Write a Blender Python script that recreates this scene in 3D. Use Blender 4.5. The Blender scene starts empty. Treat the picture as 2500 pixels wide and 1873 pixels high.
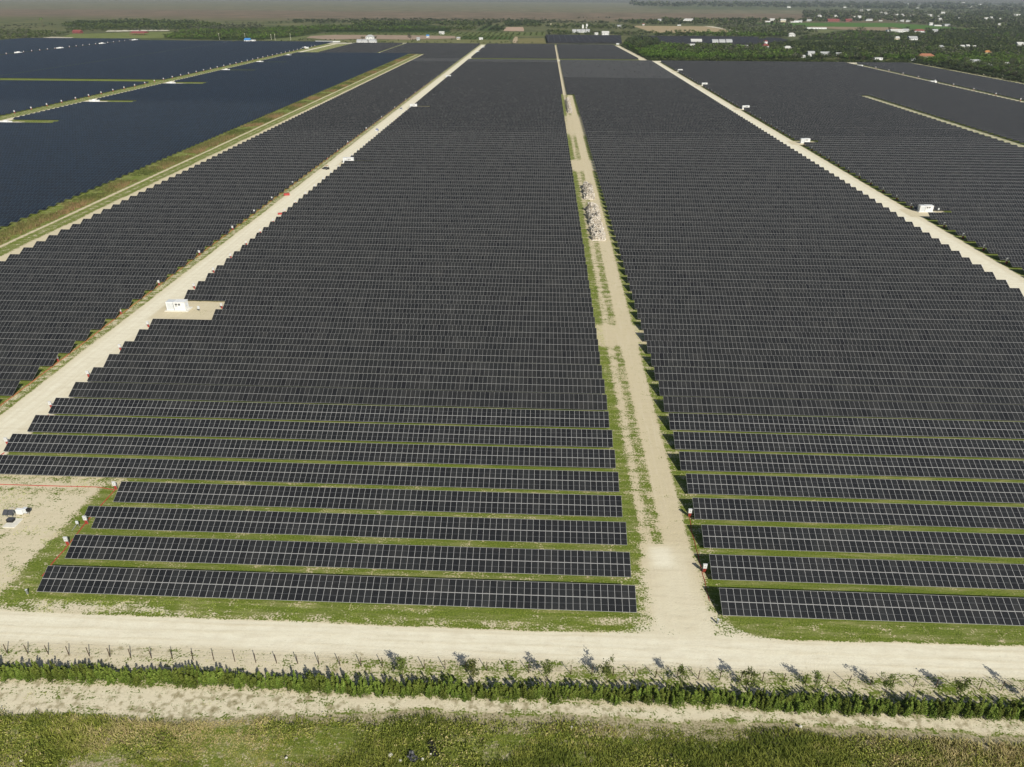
import bpy, math, random
import numpy as np
from mathutils import Vector, Matrix
random.seed(7); rng = np.random.default_rng(7)
scene = bpy.context.scene
COL = scene.collection
R = math.radians

# ------------------------------------------------------------------ camera
CAMH = 89.0; FPX = 1760.0
PITCH, YAW, ROLL = 0.494475419, 0.038958689, 0.005352643
_f = np.array([-math.sin(YAW)*math.cos(PITCH), math.cos(YAW)*math.cos(PITCH), -math.sin(PITCH)])
_r = np.array([math.cos(YAW), math.sin(YAW), 0.0]); _d = np.cross(_f, _r)
_c, _s = math.cos(ROLL), math.sin(ROLL)
CR, CD = _c*_r - _s*_d, _s*_r + _c*_d
cam = bpy.data.cameras.new('camera'); camo = bpy.data.objects.new('camera', cam); COL.objects.link(camo)
cam.sensor_width = 36; cam.lens = FPX/2500*36; cam.clip_end = 40000; cam.clip_start = 1
M = Matrix.Identity(4)
for i in range(3):
    M[i][0] = CR[i]; M[i][1] = -CD[i]; M[i][2] = -_f[i]
M[2][3] = CAMH
camo.matrix_world = M
scene.camera = camo

def G(px, py, z=0.0):
    "ground point seen at a pixel of the 2500-wide survey photo"
    v = _f*FPX + CR*(px-1250) + CD*(py-936.5); t = (z-CAMH)/v[2]
    return v[0]*t, v[1]*t
def proj(x, y, z):
    v = np.stack([np.asarray(x, float), np.asarray(y, float), np.asarray(z, float)-CAMH], -1)
    zz = v@_f
    zz = np.where(zz < 1, 1e-3, zz)
    return 1250+FPX*(v@CR)/zz, 936.5+FPX*(v@CD)/zz, zz

# ------------------------------------------------------------------ light
SUN = Vector((0.72, -1.17, 1.0)).normalized()
w = bpy.data.worlds.new('World'); scene.world = w; w.use_nodes = True
wn = w.node_tree; bg = wn.nodes['Background']; sky = wn.nodes.new('ShaderNodeTexSky')
sky.sky_type = 'NISHITA'; sky.sun_disc = False; sky.sun_elevation = math.asin(SUN.z)
sky.sun_rotation = math.atan2(SUN.x, SUN.y); sky.air_density = 1.0; sky.dust_density = 1.6
wn.links.new(sky.outputs[0], bg.inputs[0]); bg.inputs[1].default_value = 0.068
sl = bpy.data.lights.new('sun', 'SUN'); sl.energy = 4.9; sl.angle = R(0.5); sl.color = (1.0, 0.95, 0.86)
so = bpy.data.objects.new('sun', sl); COL.objects.link(so); so.rotation_euler = SUN.to_track_quat('Z', 'Y').to_euler()
vs = scene.view_settings; vs.view_transform = 'Standard'; vs.look = 'None'; vs.gamma = 1; vs.exposure = 0.12

# ------------------------------------------------------------------ shader helpers
class NT:
    def __init__(s, name):
        s.m = bpy.data.materials.new(name); s.m.use_nodes = True; s.t = s.m.node_tree
        s.b = s.t.nodes['Principled BSDF']; s.b.inputs['Specular IOR Level'].default_value = 0.25
        s.b.inputs['Roughness'].default_value = 0.85
    def n(s, typ, **k):
        x = s.t.nodes.new(typ)
        for a, v in k.items(): setattr(x, a, v)
        return x
    def put(s, sock, v):
        if isinstance(v, bpy.types.NodeSocket): s.t.links.new(v, sock)
        elif isinstance(v, (tuple, list)) and len(v) == 3 and sock.type == 'RGBA': sock.default_value = (*v, 1)
        else: sock.default_value = v
    def math(s, op, a, b=None, c=None, clamp=False):
        x = s.n('ShaderNodeMath', operation=op, use_clamp=clamp); s.put(x.inputs[0], a)
        if b is not None: s.put(x.inputs[1], b)
        if c is not None: s.put(x.inputs[2], c)
        return x.outputs[0]
    def mix(s, f, a, b, typ='MIX'):
        x = s.n('ShaderNodeMix', data_type='RGBA', blend_type=typ); s.put(x.inputs[0], f)
        s.put(x.inputs[6], a); s.put(x.inputs[7], b); return x.outputs[2]
    def noise(s, vec, scale, detail=3, rough=.55, out=0):
        x = s.n('ShaderNodeTexNoise'); s.put(x.inputs['Vector'], vec); x.inputs['Scale'].default_value = scale
        x.inputs['Detail'].default_value = detail; x.inputs['Roughness'].default_value = rough; return x.outputs[out]
    def ss(s, v, a, b):
        x = s.n('ShaderNodeMapRange'); s.put(x.inputs[0], v); x.inputs[1].default_value = a; x.inputs[2].default_value = b
        return x.outputs[0]
    def pos(s): return s.n('ShaderNodeNewGeometry').outputs['Position']
    def scale(s, v, sc):
        x = s.n('ShaderNodeMapping'); s.put(x.inputs[0], v); x.inputs['Scale'].default_value = sc; return x.outputs[0]
    def xyz(s, v):
        x = s.n('ShaderNodeSeparateXYZ'); s.put(x.inputs[0], v); return x.outputs
    def objrand(s): return s.n('ShaderNodeObjectInfo').outputs['Random']
    def attr(s, name, out='Fac'):
        x = s.n('ShaderNodeAttribute', attribute_name=name); return x.outputs[out]
    def base(s, c): s.put(s.b.inputs['Base Color'], c)

def simple(name, col, rough=.6, metal=0, spec=.4, var=.12, scale=3.0):
    t = NT(name); t.b.inputs['Roughness'].default_value = rough; t.b.inputs['Metallic'].default_value = metal
    t.b.inputs['Specular IOR Level'].default_value = spec
    n = t.noise(t.pos(), scale, 4, .6); f = t.ss(n, .3, .7)
    dark = tuple(c*(1-var) for c in col); lite = tuple(min(1, c*(1+var*.6)) for c in col)
    t.base(t.mix(f, dark, lite)); return t.m

# ---- ground
def ground_material():
    t = NT('ground_cover'); p = t.pos(); X, Y, Z = t.xyz(p)
    msk = t.attr('mask', 'Vector'); S_, P_, D_ = t.xyz(msk)
    nA = t.noise(p, .45, 7, .68); nB = t.noise(p, 3.2, 3, .6); nC = t.noise(p, .05, 4, .6); nD = t.noise(p, 9.0, 2, .5)
    n2 = t.noise(t.scale(p, (.12, .9, 1)), 1.0, 5, .65)      # streaks along the rows
    n3 = t.noise(t.scale(p, (1.1, .06, 1)), 1.0, 5, .65)     # streaks along the tracks
    v = t.math('ADD', S_, t.math('MULTIPLY', t.math('SUBTRACT', nA, .5), 2.0))
    v = t.math('ADD', v, t.math('MULTIPLY', t.math('SUBTRACT', nB, .5), 2.1))
    v = t.math('ADD', v, t.math('MULTIPLY', t.math('SUBTRACT', n2, .5), 1.0))
    sf = t.ss(v, .42, .62)
    # grass
    g = t.mix(t.ss(nB, .3, .7), (.075, .108, .014), (.205, .25, .04))
    g = t.mix(t.math('MULTIPLY', t.ss(n2, .46, .66), .7), g, (.34, .32, .14))
    g = t.mix(t.math('MULTIPLY', t.ss(nC, .45, .65), .35), g, (.11, .15, .028))
    g = t.mix(t.math('MULTIPLY', t.ss(nD, .35, .65), .35), g, (.055, .085, .015))
    # sand
    sd = t.mix(P_, (.48, .405, .24), (.73, .695, .545))
    sd = t.mix(t.math('MULTIPLY', t.ss(nA, .35, .7), .38), sd, (.55, .48, .345))
    sd = t.mix(t.math('MULTIPLY', t.ss(n2, .5, .75), .30), sd, (.40, .335, .22))
    sd = t.mix(t.math('MULTIPLY', t.ss(n3, .5, .75), .22), sd, (.72, .66, .53))
    sd = t.mix(t.math('MULTIPLY', t.ss(nB, .55, .75), .25), sd, (.36, .30, .19))
    c = t.mix(sf, g, sd)
    dv = t.math('ADD', D_, t.math('MULTIPLY', t.math('SUBTRACT', t.noise(p, .8, 6, .7), .5), 2.6))
    dry = t.mix(t.ss(nB, .35, .65), (.19, .165, .085), (.42, .37, .24))
    c = t.mix(t.ss(dv, .4, .65), c, dry)
    # beyond the farm
    w1 = t.math('MULTIPLY', t.math('SUBTRACT', t.noise(t.scale(p, (.0012, .004, 1)), 1.0, 5, .65), .5), 1.0)
    yy = t.math('ADD', Y, t.math('MULTIPLY', w1, 900.0))
    nf = t.noise(t.scale(p, (.010, .016, 1)), 1.0, 6, .7); nf2 = t.noise(t.scale(p, (.009, .0035, 1)), 1.0, 7, .75)
    olive = t.mix(t.ss(nf, .38, .62), (.055, .075, .028), (.15, .145, .065))
    brown = t.mix(t.ss(nf2, .38, .62), (.10, .105, .058), (.185, .165, .10))
    red = t.mix(t.ss(nf2, .35, .65), (.105, .088, .055), (.20, .15, .10))
    grey = t.mix(t.ss(nf2, .38, .62), (.105, .115, .072), (.18, .165, .11))
    far = t.mix(t.ss(yy, 2900, 3500), olive, red)
    far = t.mix(t.ss(yy, 4500, 5000), far, brown)
    far = t.mix(t.ss(yy, 6000, 9000), far, grey)
    # wooded side to the right
    e = t.math('SUBTRACT', X, t.math('MULTIPLY', Y, .10))
    rt = t.ss(t.math('ADD', e, t.math('MULTIPLY', w1, 700.0)), 60, 330)
    band = t.ss(yy, 5600, 6400)
    band2 = t.math('SUBTRACT', 1.0, t.ss(yy, 2900, 3300))
    right2 = t.ss(t.math('ADD', t.math('SUBTRACT', X, t.math('MULTIPLY', Y, .42)), t.math('MULTIPLY', w1, 900.0)), -100, 300)
    rt = t.math('MULTIPLY', rt, t.math('MAXIMUM', t.math('MAXIMUM', band, band2), right2), clamp=True)
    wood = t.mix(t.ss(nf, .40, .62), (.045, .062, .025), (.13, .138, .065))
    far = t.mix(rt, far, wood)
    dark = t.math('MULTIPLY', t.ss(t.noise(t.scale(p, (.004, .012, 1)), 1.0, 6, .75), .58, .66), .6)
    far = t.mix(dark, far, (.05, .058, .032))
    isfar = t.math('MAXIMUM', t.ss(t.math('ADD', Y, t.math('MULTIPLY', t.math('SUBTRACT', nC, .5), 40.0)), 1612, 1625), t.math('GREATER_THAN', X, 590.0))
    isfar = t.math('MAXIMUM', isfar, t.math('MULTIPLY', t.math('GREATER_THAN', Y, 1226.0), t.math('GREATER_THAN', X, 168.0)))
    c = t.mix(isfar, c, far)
    t.base(c); t.b.inputs['Roughness'].default_value = .95; t.b.inputs['Specular IOR Level'].default_value = .1
    bp = t.n('ShaderNodeBump'); bp.inputs['Strength'].default_value = .55; bp.inputs['Distance'].default_value = .12
    h = t.math('ADD', t.math('MULTIPLY', nA, 1.2), t.math('MULTIPLY', nB, t.math('SUBTRACT', 1.0, t.math('MULTIPLY', t.math('MULTIPLY', sf, P_), .8))))
    h = t.math('ADD', h, t.math('MULTIPLY', n2, .6))
    t.put(bp.inputs['Height'], h); t.t.links.new(bp.outputs[0], t.b.inputs['Normal'])
    return t.m
M_GROUND = ground_material()

# ---- solar glass:  uv = module counts
def panel_material(name, cA, cB, frame, fw, bus=True, rough=.22):
    t = NT(name); uv = t.n('ShaderNodeUVMap').outputs[0]; U, V, _ = t.xyz(uv)
    fu, fv = t.math('FRACT', U), t.math('FRACT', V)
    eu = t.math('MINIMUM', fu, t.math('SUBTRACT', 1.0, fu)); ev = t.math('MINIMUM', fv, t.math('SUBTRACT', 1.0, fv))
    line = t.math('MAXIMUM', t.math('LESS_THAN', eu, fw), t.math('LESS_THAN', ev, fw*.75))
    wn_ = t.n('ShaderNodeTexWhiteNoise', noise_dimensions='3D'); cx = t.n('ShaderNodeCombineXYZ')
    t.put(cx.inputs[0], t.math('FLOOR', U)); t.put(cx.inputs[1], t.math('FLOOR', V)); t.put(cx.inputs[2], t.math('MULTIPLY', t.objrand(), 97.0))
    t.put(wn_.inputs[0], cx.outputs[0]); r = wn_.outputs[0]
    c = t.mix(t.math('POWER', r, 1.4), cB, cA)
    c = t.mix(t.math('MULTIPLY', t.math('GREATER_THAN', r, .965), .55), c, (0.004, 0.004, .005))
    if bus:
        b = t.math('ABSOLUTE', t.math('SUBTRACT', t.math('FRACT', t.math('MULTIPLY', fu, 6.0)), .5))
        c = t.mix(t.math('MULTIPLY', t.math('LESS_THAN', b, .14), .30), c, (.035, .037, .038))
        half = t.math('LESS_THAN', t.math('ABSOLUTE', t.math('SUBTRACT', fv, .5)), .008)
        c = t.mix(t.math('MULTIPLY', half, .6), c, (.20, .205, .21))
    dust = t.math('MULTIPLY', t.ss(t.noise(t.pos(), .25, 5, .6), .5, .8), .05)
    c = t.mix(dust, c, (.3, .28, .24))
    low = t.math('MULTIPLY', t.math('LESS_THAN', fv, .10), t.math('MULTIPLY', t.ss(t.noise(t.pos(), 1.1, 3, .6), .55, .75), .12))
    c = t.mix(low, c, (.4, .38, .34))
    c = t.mix(line, c, frame); t.base(c)
    t.put(t.b.inputs['Roughness'], t.math('ADD', t.math('MULTIPLY', line, .3), rough))
    t.b.inputs['Specular IOR Level'].default_value = .42
    return t.m
M_PANELN = panel_material('near_solar_glass', (.021, .022, .0215), (.0115, .012, .012), (.34, .34, .33), .024)
M_PANEL = panel_material('charcoal_solar_glass', (.027, .0275, .0262), (.0175, .018, .0175), (.27, .27, .262), .020, bus=False)
M_BLUE = panel_material('blue_solar_glass', (.007, .0145, .026), (.0004, .0012, .003), (.20, .24, .27), .022, bus=False, rough=.3)
M_GALV = simple('galvanised_steel', (.42, .43, .44), .45, .6, .5)
M_DARKSTEEL = simple('dark_steel', (.30, .30, .30), .6, .3)  # darker grey steel for the blue row frames
M_WHITE = simple('white_painted_metal', (.70, .71, .70), .45, 0, .4, .06)
M_LGREY = simple('light_grey_door', (.55, .575, .58), .5, 0, .4, .06)
M_VENT = simple('dark_louver', (.07, .07, .07), .7)
M_CONC = simple('concrete', (.62, .60, .52), .9, 0, .2, .12, 1.5)
M_REDCOND = simple('red_conduit', (.34, .05, .035), .6)
M_TRENCH = simple('reddish_cable_soil', (.36, .16, .075), .95, 0, .1, .35, 1.2)
M_RUST = simple('rusty_post', (.075, .045, .03), .85, .1)
M_BLACK = simple('black_rubber', (.015, .015, .016), .8)
M_DGREY = simple('dark_grey_plastic', (.06, .063, .07), .5, 0, .4, .2)
M_BLUEP = simple('blue_paint', (.06, .10, .32), .5)
M_ORANGE = simple('orange_paint', (.42, .20, .07), .6)
M_REDP = simple('red_paint', (.40, .06, .05), .6)
M_BLUEROOF = simple('bright_blue_roof', (.06, .22, .50), .5)
M_GLASS = simple('dark_glass', (.02, .025, .03), .08, 0, .6)
M_RUBBLE = simple('limestone_rubble', (.50, .45, .37), .95, 0, .1, .5, .9)
M_BRUSH = simple('grey_cut_brush', (.36, .30, .21), .95, 0, .1, .6, 1.6)
M_SHADE = simple('black_shade_cloth', (.030, .031, .035), .9, 0, .15, .3, .05)
M_TERRA = simple('terracotta_roof', (.32, .14, .08), .8, 0, .2, .2, .5)
M_REDROOF = simple('dark_red_roof', (.22, .06, .055), .7)
M_CREAM = simple('cream_wall', (.62, .56, .42), .9)
M_GREYROOF = simple('grey_roof', (.35, .36, .36), .7)
M_WHITEROOF = simple('white_roof', (.50, .50, .47), .6)
M_BARK = simple('bark', (.14, .105, .07), .95, 0, .1, .4, 2)
M_STONE = simple('white_stone', (.55, .53, .46), .95, 0, .1, .2, 4)

def foliage(name, a, b, c, sc=.5):
    t = NT(name); tint = t.attr('tint'); r = t.objrand()
    n = t.noise(t.pos(), sc, 3, .6)
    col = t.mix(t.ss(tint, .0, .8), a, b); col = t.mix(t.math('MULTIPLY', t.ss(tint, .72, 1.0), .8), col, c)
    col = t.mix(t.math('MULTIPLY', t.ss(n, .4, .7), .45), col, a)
    h = t.n('ShaderNodeHueSaturation'); t.put(h.inputs['Color'], col)
    t.put(h.inputs['Value'], t.math('ADD', .72, t.math('MULTIPLY', r, .56)))
    t.put(h.inputs['Hue'], t.math('ADD', .49, t.math('MULTIPLY', r, .025)))
    t.base(h.outputs[0]); t.b.inputs['Roughness'].default_value = .7; t.b.inputs['Specular IOR Level'].default_value = .2
    tr = t.n('ShaderNodeBsdfTranslucent'); t.put(tr.inputs[0], h.outputs[0]); mx = t.n('ShaderNodeMixShader'); mx.inputs[0].default_value = .10
    out = [q for q in t.t.nodes if q.type == 'OUTPUT_MATERIAL'][0]
    t.t.links.new(t.b.outputs[0], mx.inputs[1]); t.t.links.new(tr.outputs[0], mx.inputs[2]); t.t.links.new(mx.outputs[0], out.inputs['Surface'])
    return t.m
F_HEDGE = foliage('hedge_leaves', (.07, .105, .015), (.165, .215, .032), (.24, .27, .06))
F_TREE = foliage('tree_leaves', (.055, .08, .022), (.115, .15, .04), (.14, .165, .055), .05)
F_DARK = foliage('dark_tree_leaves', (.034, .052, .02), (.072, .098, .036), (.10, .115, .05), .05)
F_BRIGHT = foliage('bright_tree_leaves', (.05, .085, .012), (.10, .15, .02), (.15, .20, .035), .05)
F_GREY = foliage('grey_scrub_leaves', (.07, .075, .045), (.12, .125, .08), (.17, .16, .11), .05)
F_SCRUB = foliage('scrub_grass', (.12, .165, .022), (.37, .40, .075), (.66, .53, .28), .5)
F_DRY = foliage('dry_grass', (.16, .13, .07), (.30, .25, .15), (.42, .34, .22), .5)
F_REED = foliage('reddish_reeds', (.09, .12, .03), (.22, .19, .07), (.36, .22, .12), .08)
F_SAP = foliage('sapling_leaves', (.06, .085, .015), (.12, .15, .03), (.17, .18, .05))

# ------------------------------------------------------------------ mesh helpers
class MB:
    def __init__(s): s.v = []; s.f = []; s.uv = None; s.n = 0
    def add(s, v, f):
        v = np.asarray(v, float).reshape(-1, 3); s.v.append(v); s.f += [tuple(i+s.n for i in q) for q in f]; s.n += len(v); return s
    def box(s, x0, x1, y0, y1, z0, z1):
        return s.add([(x0,y0,z0),(x1,y0,z0),(x1,y1,z0),(x0,y1,z0),(x0,y0,z1),(x1,y0,z1),(x1,y1,z1),(x0,y1,z1)],
                     [(0,3,2,1),(4,5,6,7),(0,1,5,4),(1,2,6,5),(2,3,7,6),(3,0,4,7)])
    def bev(s, x0, x1, y0, y1, z0, z1, b):
        "box with chamfered vertical and top edges"
        def ring(i, z): return [(x0+i,y0+b,z),(x0+b,y0+i,z),(x1-b,y0+i,z),(x1-i,y0+b,z),(x1-i,y1-b,z),(x1-b,y1-i,z),(x0+b,y1-i,z),(x0+i,y1-b,z)]
        v = ring(0, z0)+ring(0, z1-b)+ring(b*.99, z1)
        f = [tuple(range(7,-1,-1)), tuple(range(16,24))]
        for k in (0, 8):
            for i in range(8): f.append((k+i, k+(i+1)%8, k+8+(i+1)%8, k+8+i))
        return s.add(v, f)
    def tube(s, a, b, r0, r1=None, n=6):
        a, b = Vector(a), Vector(b); r1 = r0 if r1 is None else r1
        d = (b-a).normalized(); u = d.orthogonal().normalized(); w_ = d.cross(u)
        v = []
        for p, r in ((a, r0), (b, r1)):
            for k in range(n):
                t = 2*math.pi*k/n; v.append(p+u*math.cos(t)*r+w_*math.sin(t)*r)
        f = [(k, (k+1)%n, n+(k+1)%n, n+k) for k in range(n)]+[tuple(range(n-1,-1,-1)), tuple(range(n, 2*n))]
        return s.add([tuple(p) for p in v], f)
    def mesh(s, name, mat, smooth=False):
        m = bpy.data.meshes.new(name); m.from_pydata(np.concatenate(s.v).tolist(), [], s.f); m.materials.append(mat)
        if smooth: m.polygons.foreach_set('use_smooth', [True]*len(m.polygons))
        m.update(); return m
    def obj(s, name, mat, parent=None, loc=None, smooth=False):
        return link(name, s.mesh(name, mat, smooth), parent, loc)

def link(name, mesh, parent=None, loc=None, rz=0, sc=None):
    o = bpy.data.objects.new(name, mesh); COL.objects.link(o)
    if parent is not None: o.parent = parent
    if loc is not None: o.location = loc
    if rz: o.rotation_euler = (0, 0, rz)
    if sc is not None: o.scale = sc
    return o
def tag(o, label=None, cat=None, group=None, kind=None):
    if label: o['label'] = label
    if cat: o['category'] = cat
    if group: o['group'] = group
    if kind: o['kind'] = kind
    return o
def thing(name, label, cat, loc=(0,0,0), rz=0, group=None):
    o = bpy.data.objects.new(name, None); COL.objects.link(o); o.empty_display_size = .2
    o.location = loc; o.rotation_euler = (0, 0, rz); return tag(o, label, cat, group)
def children(o): return [c for c in bpy.data.objects if c.parent == o]
KIDS = {}
def proto_kids(root):
    if root.name not in KIDS: KIDS[root.name] = [(c, [(g, []) for g in children(c)]) for c in children(root)]
    return KIDS[root.name]
def dup(root, loc, rz=0, label=None, sc=None):
    kids = proto_kids(root)
    r = root.copy(); COL.objects.link(r); r.location = loc; r.rotation_euler = (0, 0, rz)
    if sc is not None: r.scale = sc
    if label: r['label'] = label
    for c, gs in kids:
        d = c.copy(); COL.objects.link(d); d.parent = r
        for g, _ in gs:
            e = g.copy(); COL.objects.link(e); e.parent = d
    return r
def quads_mesh(name, V, mat, tint=None, uv=None):
    "V: (n,4,3) array of separate quads"
    n = len(V); m = bpy.data.meshes.new(name)
    m.vertices.add(4*n); m.vertices.foreach_set('co', np.ascontiguousarray(V, dtype=np.float32).ravel())
    m.loops.add(4*n); m.loops.foreach_set('vertex_index', np.arange(4*n, dtype=np.int32))
    m.polygons.add(n); m.polygons.foreach_set('loop_start', np.arange(0, 4*n, 4, dtype=np.int32))
    m.update(calc_edges=True)
    if tint is not None:
        a = m.attributes.new('tint', 'FLOAT', 'POINT'); a.data.foreach_set('value', np.repeat(np.asarray(tint, np.float32), 4))
    if uv is not None:
        l = m.uv_layers.new(name='UVMap'); l.data.foreach_set('uv', np.ascontiguousarray(uv, dtype=np.float32).ravel())
    m.materials.append(mat); return m
def leaf_quads(C, size, up=.35, elong=1.0, rg=rng):
    "leaf quads at centres C (n,3) with half-size per leaf"
    n = len(C); nrm = rg.normal(size=(n, 3)); nrm[:, 2] = np.abs(nrm[:, 2])+up; nrm /= np.linalg.norm(nrm, axis=1)[:, None]
    a = rg.normal(size=(n, 3)); u = np.cross(nrm, a); u /= np.linalg.norm(u, axis=1)[:, None]; v = np.cross(nrm, u)
    s = np.broadcast_to(np.asarray(size, float), (n,))[:, None]
    u = u*s*elong; v = v*s*.62
    return np.stack([C-u, C+v*.9, C+u, C-v*.9], 1)

# ------------------------------------------------------------------ ground sheets
def sstep(x, a, b):
    t = np.clip((x-a)/(b-a), 0, 1); return t*t*(3-2*t)
def inside(X, Y, x0, x1, y0, y1, e=.8):
    return sstep(X, x0-e, x0+e)*sstep(-X, -x1-e, -x1+e)*sstep(Y, y0-e, y0+e)*sstep(-Y, -y1-e, -y1+e)
_ph = rng.uniform(0, 6.28, 24)
def wob(t, k=0, s=1.0):
    return s*(np.sin(t*.11+_ph[k])+.6*np.sin(t*.27+_ph[k+1])+.4*np.sin(t*.61+_ph[k+2])+.25*np.sin(t*1.37+_ph[k+3]))/2.2
NOTCH_A = [207, 435, 677.5, 940, 1361, 1484]
NOTCH_C = [340.5, 522, 690, 880, 1049]
NOTCH_E = [566, 691, 847, 1003, 1131, 1264]
def maskfn(X, Y):
    S = np.full(X.shape, .16); P = np.zeros(X.shape); D = np.zeros(X.shape)
    def put(w, s, p=None, d=None):
        nonlocal S, P, D
        S = S*(1-w)+s*w
        if p is not None: P = P*(1-w)+p*w
        if d is not None: D = D*(1-w)+d*w
    # scrub south of the hedge
    put(sstep(-Y, -67, -65), .10, .2, .30)
    se = np.interp(X, [-130, -75, -40, -15, 0, 30, 60, 110], [63.6, 63.8, 65.0, 66.8, 67.6, 67.0, 67.3, 67.3])+wob(X, 0, .7)
    put(sstep(Y, se-.8, se+.8)*sstep(-Y, -70.2, -69.2), .80+.12*wob(X*1.7+Y*2, 4), .58, .40+.12*wob(X*1.3-Y*3, 8))
    dl = np.interp(X, [-100, -30, 0, 100], [1.5, 2.0, 3.6, 4.2]); put(sstep(Y, se-dl, se-dl+1.2)*sstep(-Y, -se-.3, -se+.5), .40, .2, .72)
    put(sstep(-Y, -60.5, -57), .25, .3, .5+.25*wob(X*.8+Y*2, 11))
    put(inside(X, Y, -200, 200, 69.2, 72.4, .6), .50, .25, .30)                    # under the hedge
    put(inside(X, Y, -200, 200, 72.4, 77.2, .9), .70+.14*wob(X*2.0+Y, 10)+.1*(X < -20), .45, .22+.16*wob(X*1.4-Y*2, 13))      # fence zone
    gz = inside(X, Y, -30, 130, 72.0, 75.6, .8); put(gz, .50+.12*wob(X*2.2, 4), .35, .30)
    ne = np.interp(X, [-140, -95, -82, -60, -20, 10, 16, 33, 40, 120], [84, 84, 83.0, 82.6, 82.4, 82.3, 83.2, 83.2, 82.4, 82.9])+wob(X, 6, .25)
    so_ = 76.6+wob(X, 3, .35)
    road = sstep(Y, so_-.8, so_+.6)*sstep(-Y, -ne-.4, -ne+.5)
    core = sstep(Y, so_+.1, so_+1.2)*sstep(-Y, -ne+.2, -ne+1.4)
    nearx = (np.abs(X) < 200)
    put(road*nearx, 1.25, .85); put(core*nearx, 1.7, 1.0, 0)
    put(inside(X, Y, -86, 18, 82.6, 85.6, .5)*nearx, .36, .3); put(inside(X, Y, -92, -56, 82.6, 84.9, .7), .52+.12*wob(X*2, 1), .5)
    put(inside(X, Y, -60, 10, 83.8, 85.8, .8), .15, .3)
    # wheel ruts on the front road
    for q, (yy, dp) in enumerate(((77.9, .35), (79.5, .30), (80.2, .22), (81.6, .38))):
        P = P-dp*np.exp(-((Y-yy-wob(X*.45, q*2, .35))/.22)**2)*nearx*(Y < 84)*np.clip(.6+.5*wob(X*.8, q+3), 0, 1)
    # yard at the left end
    yd = sstep(-X, 86.6, 90.5)*(Y < 123)*sstep(Y, 81, 84)*(X > -230)
    put(yd, .86+.16*wob(X*2.1+Y, 9), .40)
    put(sstep(-X, 84.5, 86)*sstep(X, -90.5, -87.5)*inside(X, Y, -200, 0, 84, 98, 1.2), .22, .3)
    put(inside(X, Y, -110, -101.5, 98, 104, 2.0), .50, .3)
    put(inside(X, Y, -116, -84, 116.5, 119.5, .8), .62, .3)
    put(inside(X, Y, -112, -90, 113.2, 115.4, 1.0), .60, .3)
    # centre path
    le = 19.3-6.5*np.exp(-np.clip(Y-82.3, 0, 60)/1.9)+wob(Y, 12, .35); re = 29.6+9.0*np.exp(-np.clip(Y-82.2, 0, 60)/2.3)+wob(Y, 15, .25)
    cp = sstep(Y, 80.6, 83.6)*(Y < 783); pp = 1-sstep(Y, 82, 97)
    put(sstep(X, le-.5, le+.8)*sstep(-X, -re-.6, -re+.6)*cp, .62+.13*wob(Y*.5+X*2, 7), .12+.6*pp)
    lane = sstep(X, 23.6, 24.8)*sstep(-X, -29.2, -28.2); put(sstep(-X, -22.5, -18.5)*inside(X, Y, 15, 23, 84.5, 97, 1.5), .42, .4); put(sstep(-X, -20.6, -18.8)*cp*(Y > 100)*(X > 15), .20, .1); put(sstep(X, 28.2, 29.6)*cp*(Y > 100)*(X < 34), .30, .1); put(lane*cp, 1.0, .22+.6*pp)
    lane2 = sstep(X, 19.9, 20.7)*sstep(-X, -22.0, -21.2); put(lane2*cp, .72, .18+.6*pp)
    mid = sstep(X, 21.7, 22.3)*sstep(-X, -24.4, -23.4)*(Y > 95); put(mid*cp, .44+.12*wob(Y*.9, 2), .1)
    put(inside(X, Y, 20.5, 28, 83, 103, 3.0), 1.30, .62); put(inside(X, Y, 21.5, 25.0, 98, 103, 1.2), 1.6, 1.0)
    put(inside(X, Y, 17, 31, 190, 204, 2)+inside(X, Y, 17, 31, 425, 455, 4)+inside(X, Y, 17, 31, 545, 640, 12), 1.1, .2)
    put(inside(X, Y, 19.6, 23.2, 783, 1604, .3), 1.4, .35)
    # left main road
    lr = (Y > 119)*(Y < 1606)
    put(sstep(X, -128.6+wob(Y, 18, .5), -127.2)*sstep(-X, 114.8, 116.2)*lr, 1.35, .75)
    put(sstep(X, -126.5, -125.3)*sstep(-X, 118.4, 119.6)*lr, 1.7, 1.0)
    put(sstep(X, -132, -130.2)*sstep(-X, 127.6, 129.2)*lr, .48, .4)
    for q, xx in enumerate((-124.3, -122.3, -120.9, -119.3)):
        P = P-.30*np.exp(-((X-xx-wob(Y*.3, q*2+1, .5))/.38)**2)*lr*np.clip(.6+.5*wob(Y*.5, q+5), 0, 1)
    for y in NOTCH_A: put(inside(X, Y, -121, -100.6, y-5.6, y+9, .6), 1.5, .35)
    put(inside(X, Y, -114, -103, 205.5, 210.5, 1.0), .80, .3)
    # grass and sand strip further left
    st = (Y > 200)*(Y < 1326)
    put(sstep(X, -207.5+wob(Y, 5, 1.0), -205)*sstep(-X, 196, 197.5)*st, 1.05, .35)
    put(sstep(X, -215.6+wob(Y*.3, 2, .6), -214.8)*sstep(-X, 212.9, 213.7)*st, .95, .25)
    put(sstep(X, -212, -210)*sstep(-X, 208, 209)*st, .36, .3)
    # right road
    rr = (Y > 150)*(Y < 1207)
    put(sstep(X, 161.5, 162.6)*sstep(-X, -175.4, -173.8)*rr, 1.35, .7); put(sstep(X, 163, 164)*sstep(-X, -172.4, -171)*rr, 1.7, 1.0)
    for y in NOTCH_C: put(inside(X, Y, 170, 189.5, y-5.5, y+8, .6), 1.4, .35)
    rx = 162-(Y-1207)/400*13
    put(sstep(X, rx-13, rx-11)*sstep(-X, -rx-2, -rx)*(Y >= 1205)*(Y < 1612), 1.4, .6)
    put(inside(X, Y, 316, 330, 300, 800, 1.2), .56, .6)
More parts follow.
